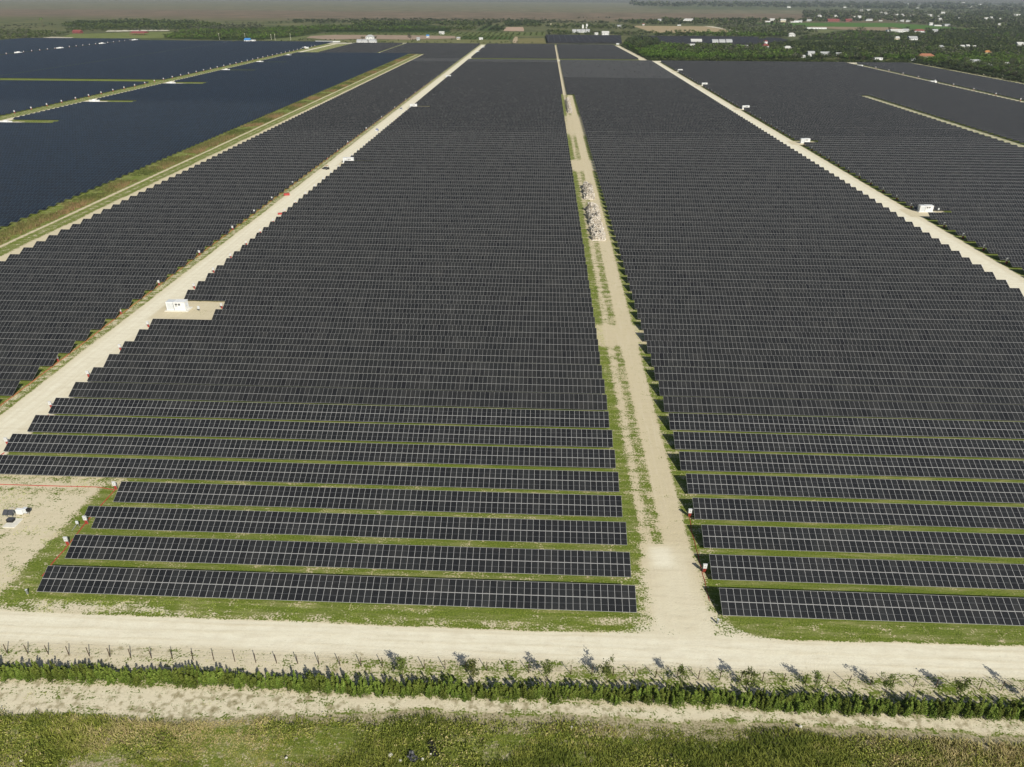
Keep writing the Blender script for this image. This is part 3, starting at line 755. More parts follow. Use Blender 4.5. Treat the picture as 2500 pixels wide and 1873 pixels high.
MB().tube((-.6,-1.1,1.1), (-.6,-1.1,2.25), .05).tube((.6,-1.1,1.1), (.6,-1.1,2.25), .05).tube((-.6,0,1.1), (-.6,0,2.25), .05).tube((.6,0,1.1), (.6,0,2.25), .05).obj('canopy_post', M_DGREY, t)
MB().add([(-.9,2.3,.2),(.9,2.3,.2),(.9,3.0,.15),(-.9,3.0,.15),(-.9,2.3,.9),(.9,2.3,.9)], [(0,1,2,3),(0,4,5,1),(0,3,4),(1,5,2)]).obj('bucket', M_DGREY, t)
MB().tube((-.6,.5,1.0), (-.6,2.4,.6), .07).tube((.6,.5,1.0), (.6,2.4,.6), .07).obj('loader_arm', M_DGREY, t)
for x in (-.75, .75): wheel(t, x, -.8, .65, .35); wheel(t, x, 1.3, .4, .25)
for (x, y, s, lb) in ((-127.4, 357.8, 1.0, 'red covered bin on the left gravel road verge'), (-119.2, 322.6, .7, 'small red bin beside the panel row ends on left gravel road')):
    t = thing('red_bin', lb, 'bin', (x, y, 0), R(20)); t.scale = (s, s, s)
    MB().bev(-1.4, 1.4, -.7, .7, .1, .9, .08).obj('body', M_REDP, t); MB().bev(-1.45, 1.45, -.75, .75, .902, 1.05, .04).obj('lid', M_REDP, t); MB().box(-1.2, -.9, -.6, .6, -.05, .1).box(.9, 1.2, -.6, .6, -.05, .1).obj('skid', M_DGREY, t)

# ------------------------------------------------------------------ rubble heaps on the centre path
M_RUBST = simple('pale_broken_stone', (.55, .51, .44), .95, 0, .1, .4, 1.3)
def pile(x0, x1, y0, y1, h, label, n, mat=M_RUBBLE):
    nx, ny = 28, max(20, int((y1-y0)/.8)); xs = np.linspace(x0, x1, nx); ys = np.linspace(y0, y1, ny); X, Y = np.meshgrid(xs, ys)
    u = (X-x0)/(x1-x0)*2-1; v = (Y-y0)/(y1-y0)*2-1
    env = np.clip(1-np.abs(u)**4, 0, 1)*np.clip(1-np.abs(v)**8, 0, 1)
    lump = .65+.35*np.sin(Y*.55+_ph[3])*np.cos(X*.9+_ph[4])+.25*np.sin(Y*1.3+X)
    Z = h*env*np.clip(lump, .25, 1.3)+rng.normal(0, .14, X.shape)*(env > .02)-.05
    t = thing('rubble_pile', label, 'rubble pile', ((x0+x1)/2, (y0+y1)/2, 0), 0, 'rubble piles on the centre path')
    cx, cy = (x0+x1)/2, (y0+y1)/2
    b = MB(); b.add(np.stack([X-cx, Y-cy, Z], -1).reshape(-1, 3), [(j*nx+i, j*nx+i+1, (j+1)*nx+i+1, (j+1)*nx+i) for j in range(ny-1) for i in range(nx-1)])
    b.obj('mound', mat, t)
    for nm, mt, cnt_, kind in (('rubble', M_RUBST, n*2//3, 0), ('cut_branches', M_BRUSH, n, 1)):
        b = MB()
        for k in range(cnt_):
            i, j = rng.integers(1, nx-1), rng.integers(1, ny-1)
            if env[j, i] < .08 and rng.random() < .7: continue
            p = Vector((X[j, i]-cx, Y[j, i]-cy, Z[j, i]+.1))
            if kind:
                a = Vector((rng.normal(), rng.normal(), abs(rng.normal())*.35)).normalized()*rng.uniform(.5, 1.3); b.tube(p-a*.5, p+a, .06, .03, 4)
            else:
                s = rng.uniform(.12, .55); q = Matrix.Rotation(rng.uniform(0, 6), 3, Vector(rng.normal(size=3)).normalized())
                vs_ = [q@Vector(c)*s+p for c in ((-1,-.7,-.4),(1,-.8,-.5),(.9,.7,-.4),(-1,.8,-.3),(-.7,-.5,.5),(.8,-.6,.4),(.6,.6,.5),(-.8,.5,.6))]
                b.add([tuple(c) for c in vs_], [(0,3,2,1),(4,5,6,7),(0,1,5,4),(1,2,6,5),(2,3,7,6),(3,0,4,7)])
        tag(b.obj(nm, mt, t), kind='stuff')
pile(21.2, 27.2, 290, 311, 2.6, 'nearest pale rubble heap on the centre path', 500)
pile(21.3, 27.2, 312, 344, 3.5, 'long pale rubble heap on the centre path behind the nearest heap', 700)
pile(21.2, 26.8, 358, 387, 3.0, 'rubble heap on the centre path behind the long heap', 600)
pile(20.8, 25.4, 655, 745, 3.4, 'farthest rubble heap where the centre path narrows', 700)

# ------------------------------------------------------------------ fence
fx0, FY, SP = -99.2, 74.25, 3.21
fence = thing('wire_fence', 'thin wire fence on rusty posts between the gravel road and hedge', 'fence', (0, FY, 0))
pm = MB().tube((0, 0, -.4), (0, 0, 1.95), .062, .055, 6).mesh('fence_post', M_RUST)
k = 0; x = -105.6
while x < 95:
    s = 3.21 if x < -20 else 3.13
    o = link('fence_post', pm, fence, (x, random.uniform(-.04, .04), 0)); o.rotation_euler = (random.uniform(-.03, .03), random.uniform(-.03, .03), 0); x += s
b = MB()
for z in (.5, 1.2, 1.85): b.tube((-106, 0, z), (95, 0, z), .006, n=4)
b.obj('wire', M_GALV, fence)

# ------------------------------------------------------------------ hedge shrubs
def shrub_mesh(seed, H=2.5):
    g = np.random.default_rng(seed); C = []; T = []
    for k in range(8):
        bx, by = g.uniform(-.45, .45), g.uniform(-.55, .55); h = H*g.uniform(.5, 1.05); n = int(66*h)
        z = g.uniform(.08, 1, n)**.8*h; rad = (.27*(1-(z/h))**.8+.03)
        a = g.uniform(0, 6.28, n); r = rad*np.sqrt(g.uniform(.25, 1, n))
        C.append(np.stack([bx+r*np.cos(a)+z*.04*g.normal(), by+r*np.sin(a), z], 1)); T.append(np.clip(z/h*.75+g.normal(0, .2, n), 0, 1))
    C = np.concatenate(C); T = np.concatenate(T)
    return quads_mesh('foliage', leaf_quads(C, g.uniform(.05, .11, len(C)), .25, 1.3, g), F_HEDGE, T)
SH = [shrub_mesh(100+k) for k in range(7)]
stem = MB().tube((0,0,-.1), (0,0,1.2), .04, .02, 5).mesh('stem', M_BARK)
x = -104.0; k = 0
while x < 97:
    yb = 70.1+.25*math.sin(x*.09)+random.uniform(-.12, .12)+(x < -20)*(-.02*(x+20)*.0)
    o = thing('hedge_shrub', 'green leafy shrub growing in the long hedge beside the wire fence', 'shrub', (x, yb, 0), random.uniform(0, 6.28), 'shrubs of the long hedge')
    s = random.uniform(.82, 1.12)*(1.0+.1*math.sin(x*.35)); o.scale = (1.15, 1.75, s)
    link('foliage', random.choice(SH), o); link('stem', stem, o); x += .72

# saplings
def sapling_mesh(seed):
    g = np.random.default_rng(seed); n = 420
    cl = [(g.normal(0, .38), g.normal(0, .38), g.uniform(1.5, 4.1)) for _ in range(13)]
    C = np.concatenate([np.array(c)+g.normal(0, .20, (n//13+1, 3)) for c in cl])
    return quads_mesh('crown', leaf_quads(C, g.uniform(.08, .16, len(C)), .2, 1.2, g), F_SAP, np.clip(g.uniform(0, 1, len(C)), 0, 1)), cl
TIPS = [-21.9, -11.4, -.6, 8.2, 19.0, 28.4, 38.2, 48.2, 58.7, 68.6]
for k, tx in enumerate(TIPS):
    m, cl = sapling_mesh(50+k)
    lab = '%s sapling from the left of those standing by the wire fence' % ordinal(k+1)
    t = thing('sapling', lab, 'tree', (tx+3.1, 72.75+random.uniform(-.2, .3), 0), 0, 'saplings beside the fence'); t.scale = [random.uniform(.92, 1.1)]*3
    link('crown', m, t); b = MB().tube((0,0,-.2), (.03,0,2.2), .05, .035).tube((.03,0,2.2), (.0,.05,3.9), .035, .012)
    for c in cl[:7]: b.tube((.02, 0, max(1.0, c[2]-.7)), c, .02, .008, 4)
    b.obj('trunk', M_BARK, t)
# stakes near saplings
# ------------------------------------------------------------------ scrub vegetation in the foreground
def tufts(name, pts, mat, h, blades, spread, width, label, cat, tintf=None, lean=.45, seed=3):
    g = np.random.default_rng(seed); n = len(pts); B = blades
    P0 = np.repeat(pts, B, 0)+np.concatenate([g.normal(0, spread, (n*B, 2)), np.zeros((n*B, 1))], 1)
    hh = np.repeat(h, B)*g.uniform(.5, 1.15, n*B)
    a = g.uniform(0, 6.28, n*B); L = np.stack([np.cos(a), np.sin(a)], 1)*(hh*g.uniform(.1, lean, n*B))[:, None]
    b_ = g.uniform(0, 6.28, n*B); wv = np.stack([np.cos(b_), np.sin(b_), np.zeros(n*B)], 1)*width
    mid = P0+np.concatenate([L*.45, (hh*.62)[:, None]], 1); tip = P0+np.concatenate([L*1.25, hh[:, None]], 1)
    V = np.stack([P0-wv, P0+wv, mid+wv*.8, mid-wv*.8], 1); V2 = np.stack([mid-wv*.8, mid+wv*.8, tip+wv*.15, tip-wv*.15], 1)
    t = np.repeat(tintf if tintf is not None else g.uniform(0, 1, n), B)+g.normal(0, .13, n*B); t = np.clip(t, 0, 1)
    m = quads_mesh(name, np.concatenate([V, V2]), mat, np.concatenate([t, t])); return tag(link(name, m), label, cat, kind='stuff')
def vnoise(x, y, s, seed):
    g = np.random.default_rng(seed); v = np.zeros_like(x)
    for k in range(10):
        a = g.uniform(0, 6.28); f = s*2**g.uniform(-.8, 1.2); v += np.sin((x*np.cos(a)+y*np.sin(a)*1.5)*f+g.uniform(0, 6.28))
    return v/10**.5
n = 46000
x = rng.uniform(-100, 95, n); y = rng.uniform(48, 69.2, n)
edge = np.interp(x, [-110, -75, -40, -15, 0, 30, 60, 110], [63.2, 63.4, 64.2, 65.6, 66.4, 65.6, 65.6, 65.8])+wob(x, 0, .9)
d = vnoise(x, y, .35, 5); keep = (y < edge+.2*rng.normal(size=n)) & (rng.random(n) < np.clip(.80+.35*d, .3, 1))
x, y, d = x[keep], y[keep], d[keep]
hgt = np.clip(.45+.36*vnoise(x, y, .22, 9), .12, 1.2)
tt = np.clip(.50-.36*vnoise(x, y, .16, 11)-.22*vnoise(x, y, .8, 13)+rng.normal(0, .12, len(x)), 0, 1)
tufts('scrub_grass', np.stack([x, y, np.zeros(len(x))], 1), F_SCRUB, hgt, 9, .25, .05, 'tangled green and straw coloured scrub along the bottom of the view', 'scrub', tt, lean=.95)
# taller dark clumps
n = 4200; x = rng.uniform(-100, 95, n); y = rng.uniform(52, 66, n); d = vnoise(x, y, .26, 21)
keep = (d > .30) & (y < np.interp(x, [-110, -40, 0, 60, 110], [62.8, 63.6, 65.6, 65, 65])); x, y = x[keep], y[keep]
C = []; T = []
for xx, yy in zip(x, y):
    m_ = rng.integers(18, 46); s = rng.uniform(.2, .62); q = rng.normal(0, 1, (m_, 3))*np.array([s*1.2, s, s*.55])+np.array([xx, yy, s*.9]); q[:, 2] = np.abs(q[:, 2]); C.append(q); T.append(np.clip(rng.uniform(0, .95)+rng.normal(0, .12, m_), 0, 1))
C = np.concatenate(C); T = np.concatenate(T)
tag(link('weed_clumps', quads_mesh('weed_clumps', leaf_quads(C, rng.uniform(.06, .15, len(C)), .3, 1.3), F_SCRUB, T)), 'taller leafy weed clumps scattered through the foreground scrub', 'weeds', kind='stuff')
# short weeds on sand edges, fence zone, path, verge
pts = []
def scat(n, x0, x1, y0, y1, s, thr, seed):
    x = rng.uniform(x0, x1, n); y = rng.uniform(y0, y1, n); k = vnoise(x, y, s, seed) > thr; pts.append(np.stack([x[k], y[k], np.zeros(k.sum())], 1))
scat(1100, -100, 95, 71.3, 75.5, 2.2, .0, 31); scat(2500, -100, 95, 66.5, 69.6, .5, .9, 32); scat(3500, -83, 16.5, 82.6, 86.2, .7, .0, 33); scat(2500, 33, 95, 82.8, 86.2, .7, -.2, 34)
scat(3500, -112, -84, 84, 119, .3, .75, 35); scat(900, -91, -84.5, 84, 100, .6, .0, 36); scat(2600, 29, 31.2, 84, 240, .5, -.3, 38); scat(2200, 17.3, 19.4, 84, 240, .5, -.5, 39)
scat(2600, -132, -127.8, 120, 330, .4, .2, 40)
Pp = np.concatenate(pts)
tufts('short_weeds', Pp, F_SCRUB, rng.uniform(.05, .16, len(Pp)), 4, .16, .03, 'short weeds dotted over the sandy verges and path edges', 'weeds', np.clip(rng.normal(.45, .25, len(Pp)), 0, 1), seed=8)
# reeds beside the blue block
n = 9000; y = rng.uniform(255, 1310, n)**1.0; x = rng.uniform(-227.5, -216.3, n); k = (vnoise(x, y, .12, 45) > -.5); x, y = x[k], y[k]
tr = np.clip(.5+.45*vnoise(x*.3, y, .05, 47)+.045*(x+222), 0, 1)
tufts('roadside_reeds', np.stack([x, y, np.zeros(len(x))], 1), F_REED, rng.uniform(.5, 1.9, len(x))*np.clip(.6+.4*tr, .5, 1), 8, .5, .13, 'green and rust coloured reeds along the edge of the blue block', 'reeds', tr, seed=12)
# litter and stones in the scrub
for (px, py, s, lb) in ((953, 1848, .42, 'left pale stone of two near the grey sheet in the scrub'), (977, 1862, .38, 'pale stone just below left of the grey sheet in the scrub'),
                        (1031, 1858, .32, 'pale stone touching the crumpled grey sheet'), (1052, 1845, .2, 'small pale stone above the dark sheet'), (54, 1862, .3, 'pale stone in scrub at the bottom left corner'),
                        (700, 1854, .28, 'pale stone in the scrub left of centre'), (1395, 1780, .28, 'pale stone in the scrub right of centre'), (1953, 1778, .35, 'pale stone at the scrub edge on the right')):
    x, y = G(px, py); s *= .8; g = np.random.default_rng(int(px)); bm = MB()
    v = [(math.cos(a)*s*g.uniform(.5, 1.25)*math.cos(e), math.sin(a)*s*g.uniform(.5, 1.1)*math.cos(e), s*.6*math.sin(e)+.1+.28+g.uniform(-.05, .05)) for e in (-.6, .1, .8) for a in np.linspace(0, 6.28, 9)[:-1]]+[(0, 0, s*.7+.4)]
    f = [(r*8+i, r*8+(i+1) % 8, r*8+8+(i+1) % 8, r*8+8+i) for r in (0, 1) for i in range(8)]+[(16+i, 16+(i+1) % 8, 24) for i in range(8)]
    tag(bm.add(v, f).obj('stone', M_STONE, None, (x, y, 0)), lb, 'stone')
for (px, py, wd, ln, rz, lb, mt) in ((1008, 1853, 1.0, 1.5, .9, 'crumpled grey plastic sheet lying in the foreground scrub', M_DGREY), (1058, 1832, .8, 2.4, .5, 'dark torn plastic sheet lying above the grey sheet', M_BLACK)):
    x, y = G(px, py); g = np.random.default_rng(int(px)); n_ = 8
    V = [(wd*(i/(n_-1)-.5)+g.normal(0, .04), ln*(j/(n_-1)-.5)+g.normal(0, .05), .45+.16*g.normal()) for j in range(n_) for i in range(n_)]
    o = MB().add(V, [(j*n_+i, j*n_+i+1, (j+1)*n_+i+1, (j+1)*n_+i) for j in range(n_-1) for i in range(n_-1)]).obj('plastic_sheet', mt, None, (x, y, 0)); o.rotation_euler = (0, 0, rz); tag(o, lb, 'plastic sheet')
    sm = o.modifiers.new('thickness', 'SOLIDIFY'); sm.thickness = .02

# ------------------------------------------------------------------ country beyond the farm
def in_poly(px, py, poly):
    c = np.zeros(px.shape, bool); n = len(poly)
    for i in range(n):
        (x0, y0), (x1, y1) = poly[i], poly[(i+1) % n]
        if y0 == y1: continue
        c ^= ((y0 > py) != (y1 > py)) & (px < (x1-x0)*(py-y0)/(y1-y0)+x0)
    return c
def Garr(px, py):
    v = _f*FPX+CR*(px[:, None]-1250)+CD*(py[:, None]-936.5); t = -CAMH/v[:, 2]; return v[:, 0]*t, v[:, 1]*t
def field(name, poly, c1, c2, z, sc=(.02, .1), rowlines=None, jit=.35):
    P = []
    for i in range(len(poly)):
        a, b = np.array(poly[i], float), np.array(poly[(i+1) % len(poly)], float); n = max(2, int(np.hypot(*(b-a))/4))
        for k in range(n): q = a+(b-a)*k/n; P.append((q[0]+rng.normal(0, jit*2), q[1]+rng.normal(0, jit*.35)))
    V = [(*G(x, y), 0) for x, y in P]
    t = NT(name+'_cover'); p = t.pos(); n1 = t.noise(t.scale(p, (sc[0], sc[1], 1)), 1.0, 5, .65); n2 = t.noise(p, .05, 5, .7)
    c = t.mix(t.ss(n1, .35, .65), c1, c2); c = t.mix(t.math('MULTIPLY', t.ss(n2, .4, .7), .4), c, tuple(v*.7 for v in c1))
    t.base(c); t.b.inputs['Roughness'].default_value = 1; t.b.inputs['Specular IOR Level'].default_value = .05
    o = MB().add(V, [tuple(range(len(V)))]).obj(name, t.m, None, (0, 0, z)); tag(o, kind='structure'); return o
field('dirt_field', [(735,91),(780,85),(960,86),(1110,88),(1112,94),(1000,97),(880,95),(800,97)], (.27,.20,.145), (.36,.28,.21), .10)
field('grass_field', [(800,98),(1000,97),(1120,97),(1240,97.5),(1250,106.5),(1100,106.5),(830,104.5)], (.12,.135,.05), (.20,.19,.09), .12)
field('orchard_ground', [(775,84.5),(800,80),(1100,80),(1330,79),(1331,88),(1110,88),(960,85.6)], (.085,.115,.035), (.15,.17,.065), .14)
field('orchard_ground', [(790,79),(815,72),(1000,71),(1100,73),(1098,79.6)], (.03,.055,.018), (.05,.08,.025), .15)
field('dirt_field', [(1229,76),(1236,66.3),(1278,66.3),(1279,76.5)], (.38,.27,.19), (.44,.33,.25), .22)
field('orchard_ground', [(1160,75.5),(1180,62),(1232,63),(1222,76)], (.04,.07,.02), (.09,.12,.04), .16)
field('orchard_ground', [(1123,96.5),(1129,87.5),(1255,89),(1251,97)], (.055,.09,.025), (.08,.125,.035), .20)
field('dirt_field', [(1251,105.5),(1256,90.5),(1264,90.5),(1263,105.5)], (.36,.29,.18), (.42,.34,.23), .24)
field('grass_field', [(1265,94),(1328,93),(1334,106.5),(1264,106.5)], (.14,.14,.055), (.22,.19,.09), .18)
field('dirt_field', [(1543,63),(1717,64.5),(1770,69),(1780,79),(1700,80.5),(1594,80)], (.29,.24,.13), (.40,.31,.20), .10)
field('green_field', [(1840,56.5),(1960,56),(2180,56.5),(2252,61.5),(2390,71),(2380,74.5),(2270,73.5),(2180,66.5),(1960,64.5),(1880,60)], (.06,.13,.025), (.09,.17,.04), .12)
field('dirt_field', [(1970,65),(2180,66.7),(2205,71),(2180,75),(2100,74),(2040,71.5)], (.22,.17,.11), (.29,.23,.155), .14)
field('grass_field', [(1895,75.5),(2040,73),(2030,80),(1905,79.5)], (.10,.13,.05), (.19,.19,.09), .10)
field('dirt_track', [(1717,64),(1740,64.5),(1850,86),(1838,87),(1770,72)], (.5,.45,.34), (.58,.54,.42), .2)
field('grass_field', [(95,94.5),(150,92),(172,83.5),(300,80),(480,77),(485,91),(345,94),(180,94)], (.12,.15,.045), (.19,.21,.075), .10)
field('sandy_field', [(100,93),(125,90.2),(180,91.5),(175,93.3)], (.42,.38,.29), (.5,.46,.36), .2)
field('sandy_field', [(258,77.5),(262,75.3),(360,73.6),(415,73.8),(412,75.6),(360,76)], (.6,.56,.46), (.68,.65,.55), .3)
field('sandy_field', [(590,103.5),(600,101.5),(820,104.8),(1020,105.8),(1020,107),(820,106.3)], (.55,.51,.42), (.66,.62,.53), .3)
field('grass_field', [(640,98.5),(720,90),(830,79.5),(930,80),(760,88),(730,98),(690,101)], (.10,.125,.045), (.16,.175,.075), .13)
field('sandy_field', [(2240,147),(2260,146),(2320,158),(2420,176),(2500,192),(2500,194.5),(2410,179),(2310,161)], (.42,.40,.31), (.55,.52,.42), .3)
for poly in ([(2040,108),(2110,106),(2120,112),(2050,114)], [(1960,100),(2010,98),(2015,102),(1965,104)], [(2300,92),(2390,90),(2400,95),(2310,97)], [(2100,133),(2150,130),(2160,137),(2105,139)], [(2330,130),(2380,126),(2395,133),(2340,137)], [(2420,98),(2500,97),(2500,101),(2430,103)], [(2330,67),(2500,66),(2500,69),(2340,70)], [(2010,142),(2055,141),(2053,146),(2012,147)], [(2160,148),(2170,142),(2182,141),(2178,147)], [(2280,170),(2390,160),(2420,165),(2400,172)], [(2020,119),(2060,121),(2075,130),(2030,128)], [(1915,139),(1945,138),(1948,144),(1918,145)]):
    field('grass_field', poly, (.09,.12,.035), (.19,.18,.09), .25)
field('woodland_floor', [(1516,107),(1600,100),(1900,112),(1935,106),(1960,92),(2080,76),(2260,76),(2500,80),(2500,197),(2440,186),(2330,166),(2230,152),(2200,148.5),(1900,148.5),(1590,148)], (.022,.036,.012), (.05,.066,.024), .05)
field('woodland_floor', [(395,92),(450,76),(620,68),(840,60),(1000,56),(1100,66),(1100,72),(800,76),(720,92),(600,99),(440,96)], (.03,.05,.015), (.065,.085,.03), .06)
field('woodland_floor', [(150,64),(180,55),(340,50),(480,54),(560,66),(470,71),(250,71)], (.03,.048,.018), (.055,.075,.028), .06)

def crown(seed, n, size, squash=.8, lumps=7):
    "unit crown: width about 1, centred at z=.62, height 0.25..1"
    g = np.random.default_rng(seed); C = []; T = []
    for k in range(lumps):
        c = np.array([g.normal(0, .20), g.normal(0, .20), g.uniform(.42, .78)]); r = g.uniform(.16, .28); m = n//lumps+1
        d = g.normal(size=(m, 3)); d /= np.linalg.norm(d, axis=1)[:, None]; d[:, 2] *= squash
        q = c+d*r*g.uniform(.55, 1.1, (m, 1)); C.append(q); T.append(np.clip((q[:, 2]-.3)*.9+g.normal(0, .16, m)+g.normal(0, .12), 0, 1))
    C = np.concatenate(C); return leaf_quads(C, g.uniform(size*.7, size*1.25, len(C)), .5, 1.1, g), np.concatenate(T)
HI = [crown(200+k, 170, .060) for k in range(5)]
MD = [crown(300+k, 44, .12) for k in range(6)]
LO = [crown(400+k, 15, .20, lumps=5) for k in range(6)]
MATS = {'bright': F_BRIGHT, 'mid': F_TREE, 'dark': F_DARK, 'grey': F_GREY}
CLEAR = []
# buildings
def house(qx, qy, wpx, dep, h, wall, roof, label, kind='gable', name='house', cat='house'):
    x, y = G(qx, qy); zz = float(proj([x], [y], [0])[2][0]); W = wpx*zz/FPX
    CLEAR.append((qx-wpx/2-1.5, qx+wpx/2+1.5, qy-h*FPX/zz*.8, qy+6+dep*0)); t = thing(name, label, cat, (x, y, 0)); a, c = -W/2, W/2
    MB().box(a, c, 0, dep, -.2, h).obj('wall', wall, t)
    b = MB(); e = .5
    if kind == 'gable':
        rh = min(dep*.28, 4); b.add([(a-e,-e,h-.1),(c+e,-e,h-.1),(c+e,dep+e,h-.1),(a-e,dep+e,h-.1),(a-e,dep/2,h+rh),(c+e,dep/2,h+rh),(a-e,-e,h-.35),(c+e,-e,h-.35)], [(0,1,5,4),(2,3,4,5),(1,2,5),(3,0,4),(6,7,1,0)])
    elif kind == 'hip':
        rh = min(dep*.3, 4); m = min(W*.3, dep*.5); b.add([(a-e,-e,h+.01),(c+e,-e,h+.01),(c+e,dep+e,h+.01),(a-e,dep+e,h+.01),(a+m,dep/2,h+rh),(c-m,dep/2,h+rh),(a-e,-e,h-.3),(c+e,-e,h-.3)], [(0,1,5,4),(2,3,4,5),(1,2,5),(3,0,4),(6,7,1,0)])
    elif kind == 'flat': b.box(a-e*.5, c+e*.5, -e*.5, dep+e*.5, h+.01, h+.35)
    elif kind == 'arch':
        n = 10; V = [(xx, dep/2-math.cos(math.pi*k/n)*dep/2*1.03, h+math.sin(math.pi*k/n)*dep*.32) for xx in (a, c) for k in range(n+1)]
        b.add(V, [(k, k+n+1, k+n+2, k+1) for k in range(n)]+[tuple(range(n, -1, -1)), tuple(range(n+1, 2*n+2))])
    b.obj('roof', roof, t)
    if W > 5 and h > 2.4:
        n = max(2, min(6, int(W/4))); st = W/(n+.0)
        for k in range(n):
            xx = a+st*(k+.5); 
            if k == n//2: MB().box(xx-.6, xx+.6, -.06, -.003, 0, 2.1).obj('door', M_DGREY, t)
            else: MB().box(xx-.6, xx+.6, -.06, -.003, h*.4, h*.75).obj('window', M_GLASS, t)
    return t
W_, CRM, GR = M_WHITE, M_CREAM, M_LGREY
H = house
H(2262,143,40,12,3.6,CRM,M_TERRA,'cream house with a wide terracotta hipped roof near the right hedge','hip')
H(2230,148,10,6,3.0,W_,M_WHITEROOF,'small white outbuilding left of the terracotta roofed house','flat','outbuilding','outbuilding')
H(2145,147,19,10,3.2,W_,M_WHITEROOF,'white flat building right behind the far field hedge','flat')
H(1961,141,9,9,3.4,W_,M_WHITEROOF,'small white building left of the arched roof house','flat')
H(1980,138,17,12,4.2,W_,M_GREYROOF,'white house with grey arched roof behind the grove','arch')
H(2013,137,26,12,3.2,GR,M_GREYROOF,'long grey metal shed right of the arched roof house','gable','shed','shed')
H(2048,138,14,10,3,CRM,M_GREYROOF,'cream cabin at the right end of the long grey shed')
H(1924,123,22,12,3.6,CRM,M_WHITEROOF,'pale yellow low house behind the bright grove','hip')
H(1869,119,16,12,5,W_,M_REDROOF,'white house with small red pyramid roof behind the grove','hip')
H(1869,113,7,6,9,W_,M_REDROOF,'narrow white tower with red roof beside the red roofed house','hip','tower','tower')
H(1817,115,20,8,3,W_,M_WHITEROOF,'low white building between the arches and red roofed tower','flat')
H(1689,115,17,14,5,W_,M_WHITEROOF,'boxy white shed just behind the bright grove','flat','shed','shed')
H(1700,107,26,14,5,W_,M_WHITEROOF,'long white shed behind the boxy white shed','gable','shed','shed')
for k in range(3): H(1746+k*17,109-.3*k,15,22,2.5,GR,M_GREYROOF,'%s grey arched hoop house behind the grove, from the left' % ordinal(k+1),'arch','hoop_house','hoop house')
H(1933,89,17,14,4,W_,M_WHITEROOF,'white house above the dark shade roof end','hip')
H(1994,71,47,16,4,W_,M_WHITEROOF,'very long bright white farm shed beside the green field','flat','shed','shed')
H(2035,53,28,22,6,M_REDROOF,M_REDROOF,'large dark red barn beyond the green field','gable','barn','barn')
H(2072,53,15,18,6,M_REDROOF,M_REDROOF,'smaller dark red barn right of the large one','gable','barn','barn')
H(2098,45,8,12,8,W_,M_WHITEROOF,'small tall white house right of the red barns','gable')
H(2122,51,16,12,4,W_,M_GREYROOF,'white bungalow right of the tall white house','gable')
H(1912,54,13,14,6,CRM,M_WHITEROOF,'cream house at the left end of the green field','gable')
H(1940,55,20,10,3,W_,M_WHITEROOF,'low white shed in front of the green field sprinklers','flat','shed','shed')
H(1874,54,14,12,3.5,W_,M_WHITEROOF,'pair of low white sheds left of the cream house','flat','shed','shed')
H(1975,52,12,12,4,W_,M_GREYROOF,'white bungalow left of the large red barn','gable')
H(1926,19,9,20,9,W_,M_WHITEROOF,'isolated white building on the far plain','flat')
H(2150,52,8,8,3,W_,M_WHITEROOF,'tiny white shed behind the green field right end','flat','shed','shed')
for k, (qx, qy, w_) in enumerate([(2175,77,16),(2190,79,30),(2212,78,14),(2246,79,26),(2284,79,13)]):
    H(qx,qy,w_,14,4,W_,[M_WHITEROOF,M_WHITEROOF,M_GREYROOF,M_REDROOF,M_GREYROOF][k],'%s building from the left in the white farmyard cluster below the brown field' % ordinal(k+1),['flat','gable','gable','hip','gable'][k])
H(2230,98,20,16,4,W_,M_GREYROOF,'white shed with grey roof in the middle of the right woodland','gable','shed','shed')
H(2190,97,12,12,3.5,CRM,M_WHITEROOF,'cream house left of the grey roofed shed','gable')
H(2298,119,16,10,3,W_,M_GREYROOF,'low white and grey house in the right woodland','hip')
H(2350,118,9,8,3.5,W_,M_WHITEROOF,'left of three small white cabins in the right woodland','gable','cabin','cabin')
H(2363,117,7,8,3.5,W_,M_WHITEROOF,'middle of three small white cabins in the right woodland','gable','cabin','cabin')
H(2379,118,8,8,3,W_,M_WHITEROOF,'right of three small white cabins in the right woodland','gable','cabin','cabin')
H(2412,132,17,9,3,CRM,M_ORANGE,'small cream cottage with orange roof in the right woodland','hip')
H(2491,114,15,12,5,W_,M_WHITEROOF,'white gabled house at the right edge of view','gable')
H(2380,157,28,12,3,GR,M_GREYROOF,'long grey roofed stable above the right hedge','gable','stable','stable')
H(2420,167,11,9,3,W_,M_WHITEROOF,'small white hut right of the grey stable','gable','hut','hut')
H(2458,162,11,9,3,W_,M_WHITEROOF,'small white hut farther right of the grey stable','gable','hut','hut')
H(2273,62,8,10,6,W_,M_WHITEROOF,'tall white house at the end of the green field','gable')
H(2290,64,18,12,3.5,W_,M_WHITEROOF,'long white house right of the tall white one','flat')
H(2312,64,16,12,3.5,W_,M_GREYROOF,'white house with grey roof beyond the green field end','gable')
H(2440,63,10,12,4,W_,M_WHITEROOF,'white house among far woods at right','gable')
g = np.random.default_rng(91)
far_pts = [(2162,36),(2188,38),(2203,39),(2225,40),(2270,40),(2290,41),(2300,33),(2330,17),(2370,18),(2430,18),(2475,39),(2485,38),(2120,27),(2150,31),(2100,28),(2405,47),(2420,47),(2440,47),(2296,51),(2270,16),(2350,7.5),(2240,20),(2040,41),(2085,42),(2000,42),(2060,19),(2465,22),(2500,16),(2215,11),(2340,46),(2390,12)]
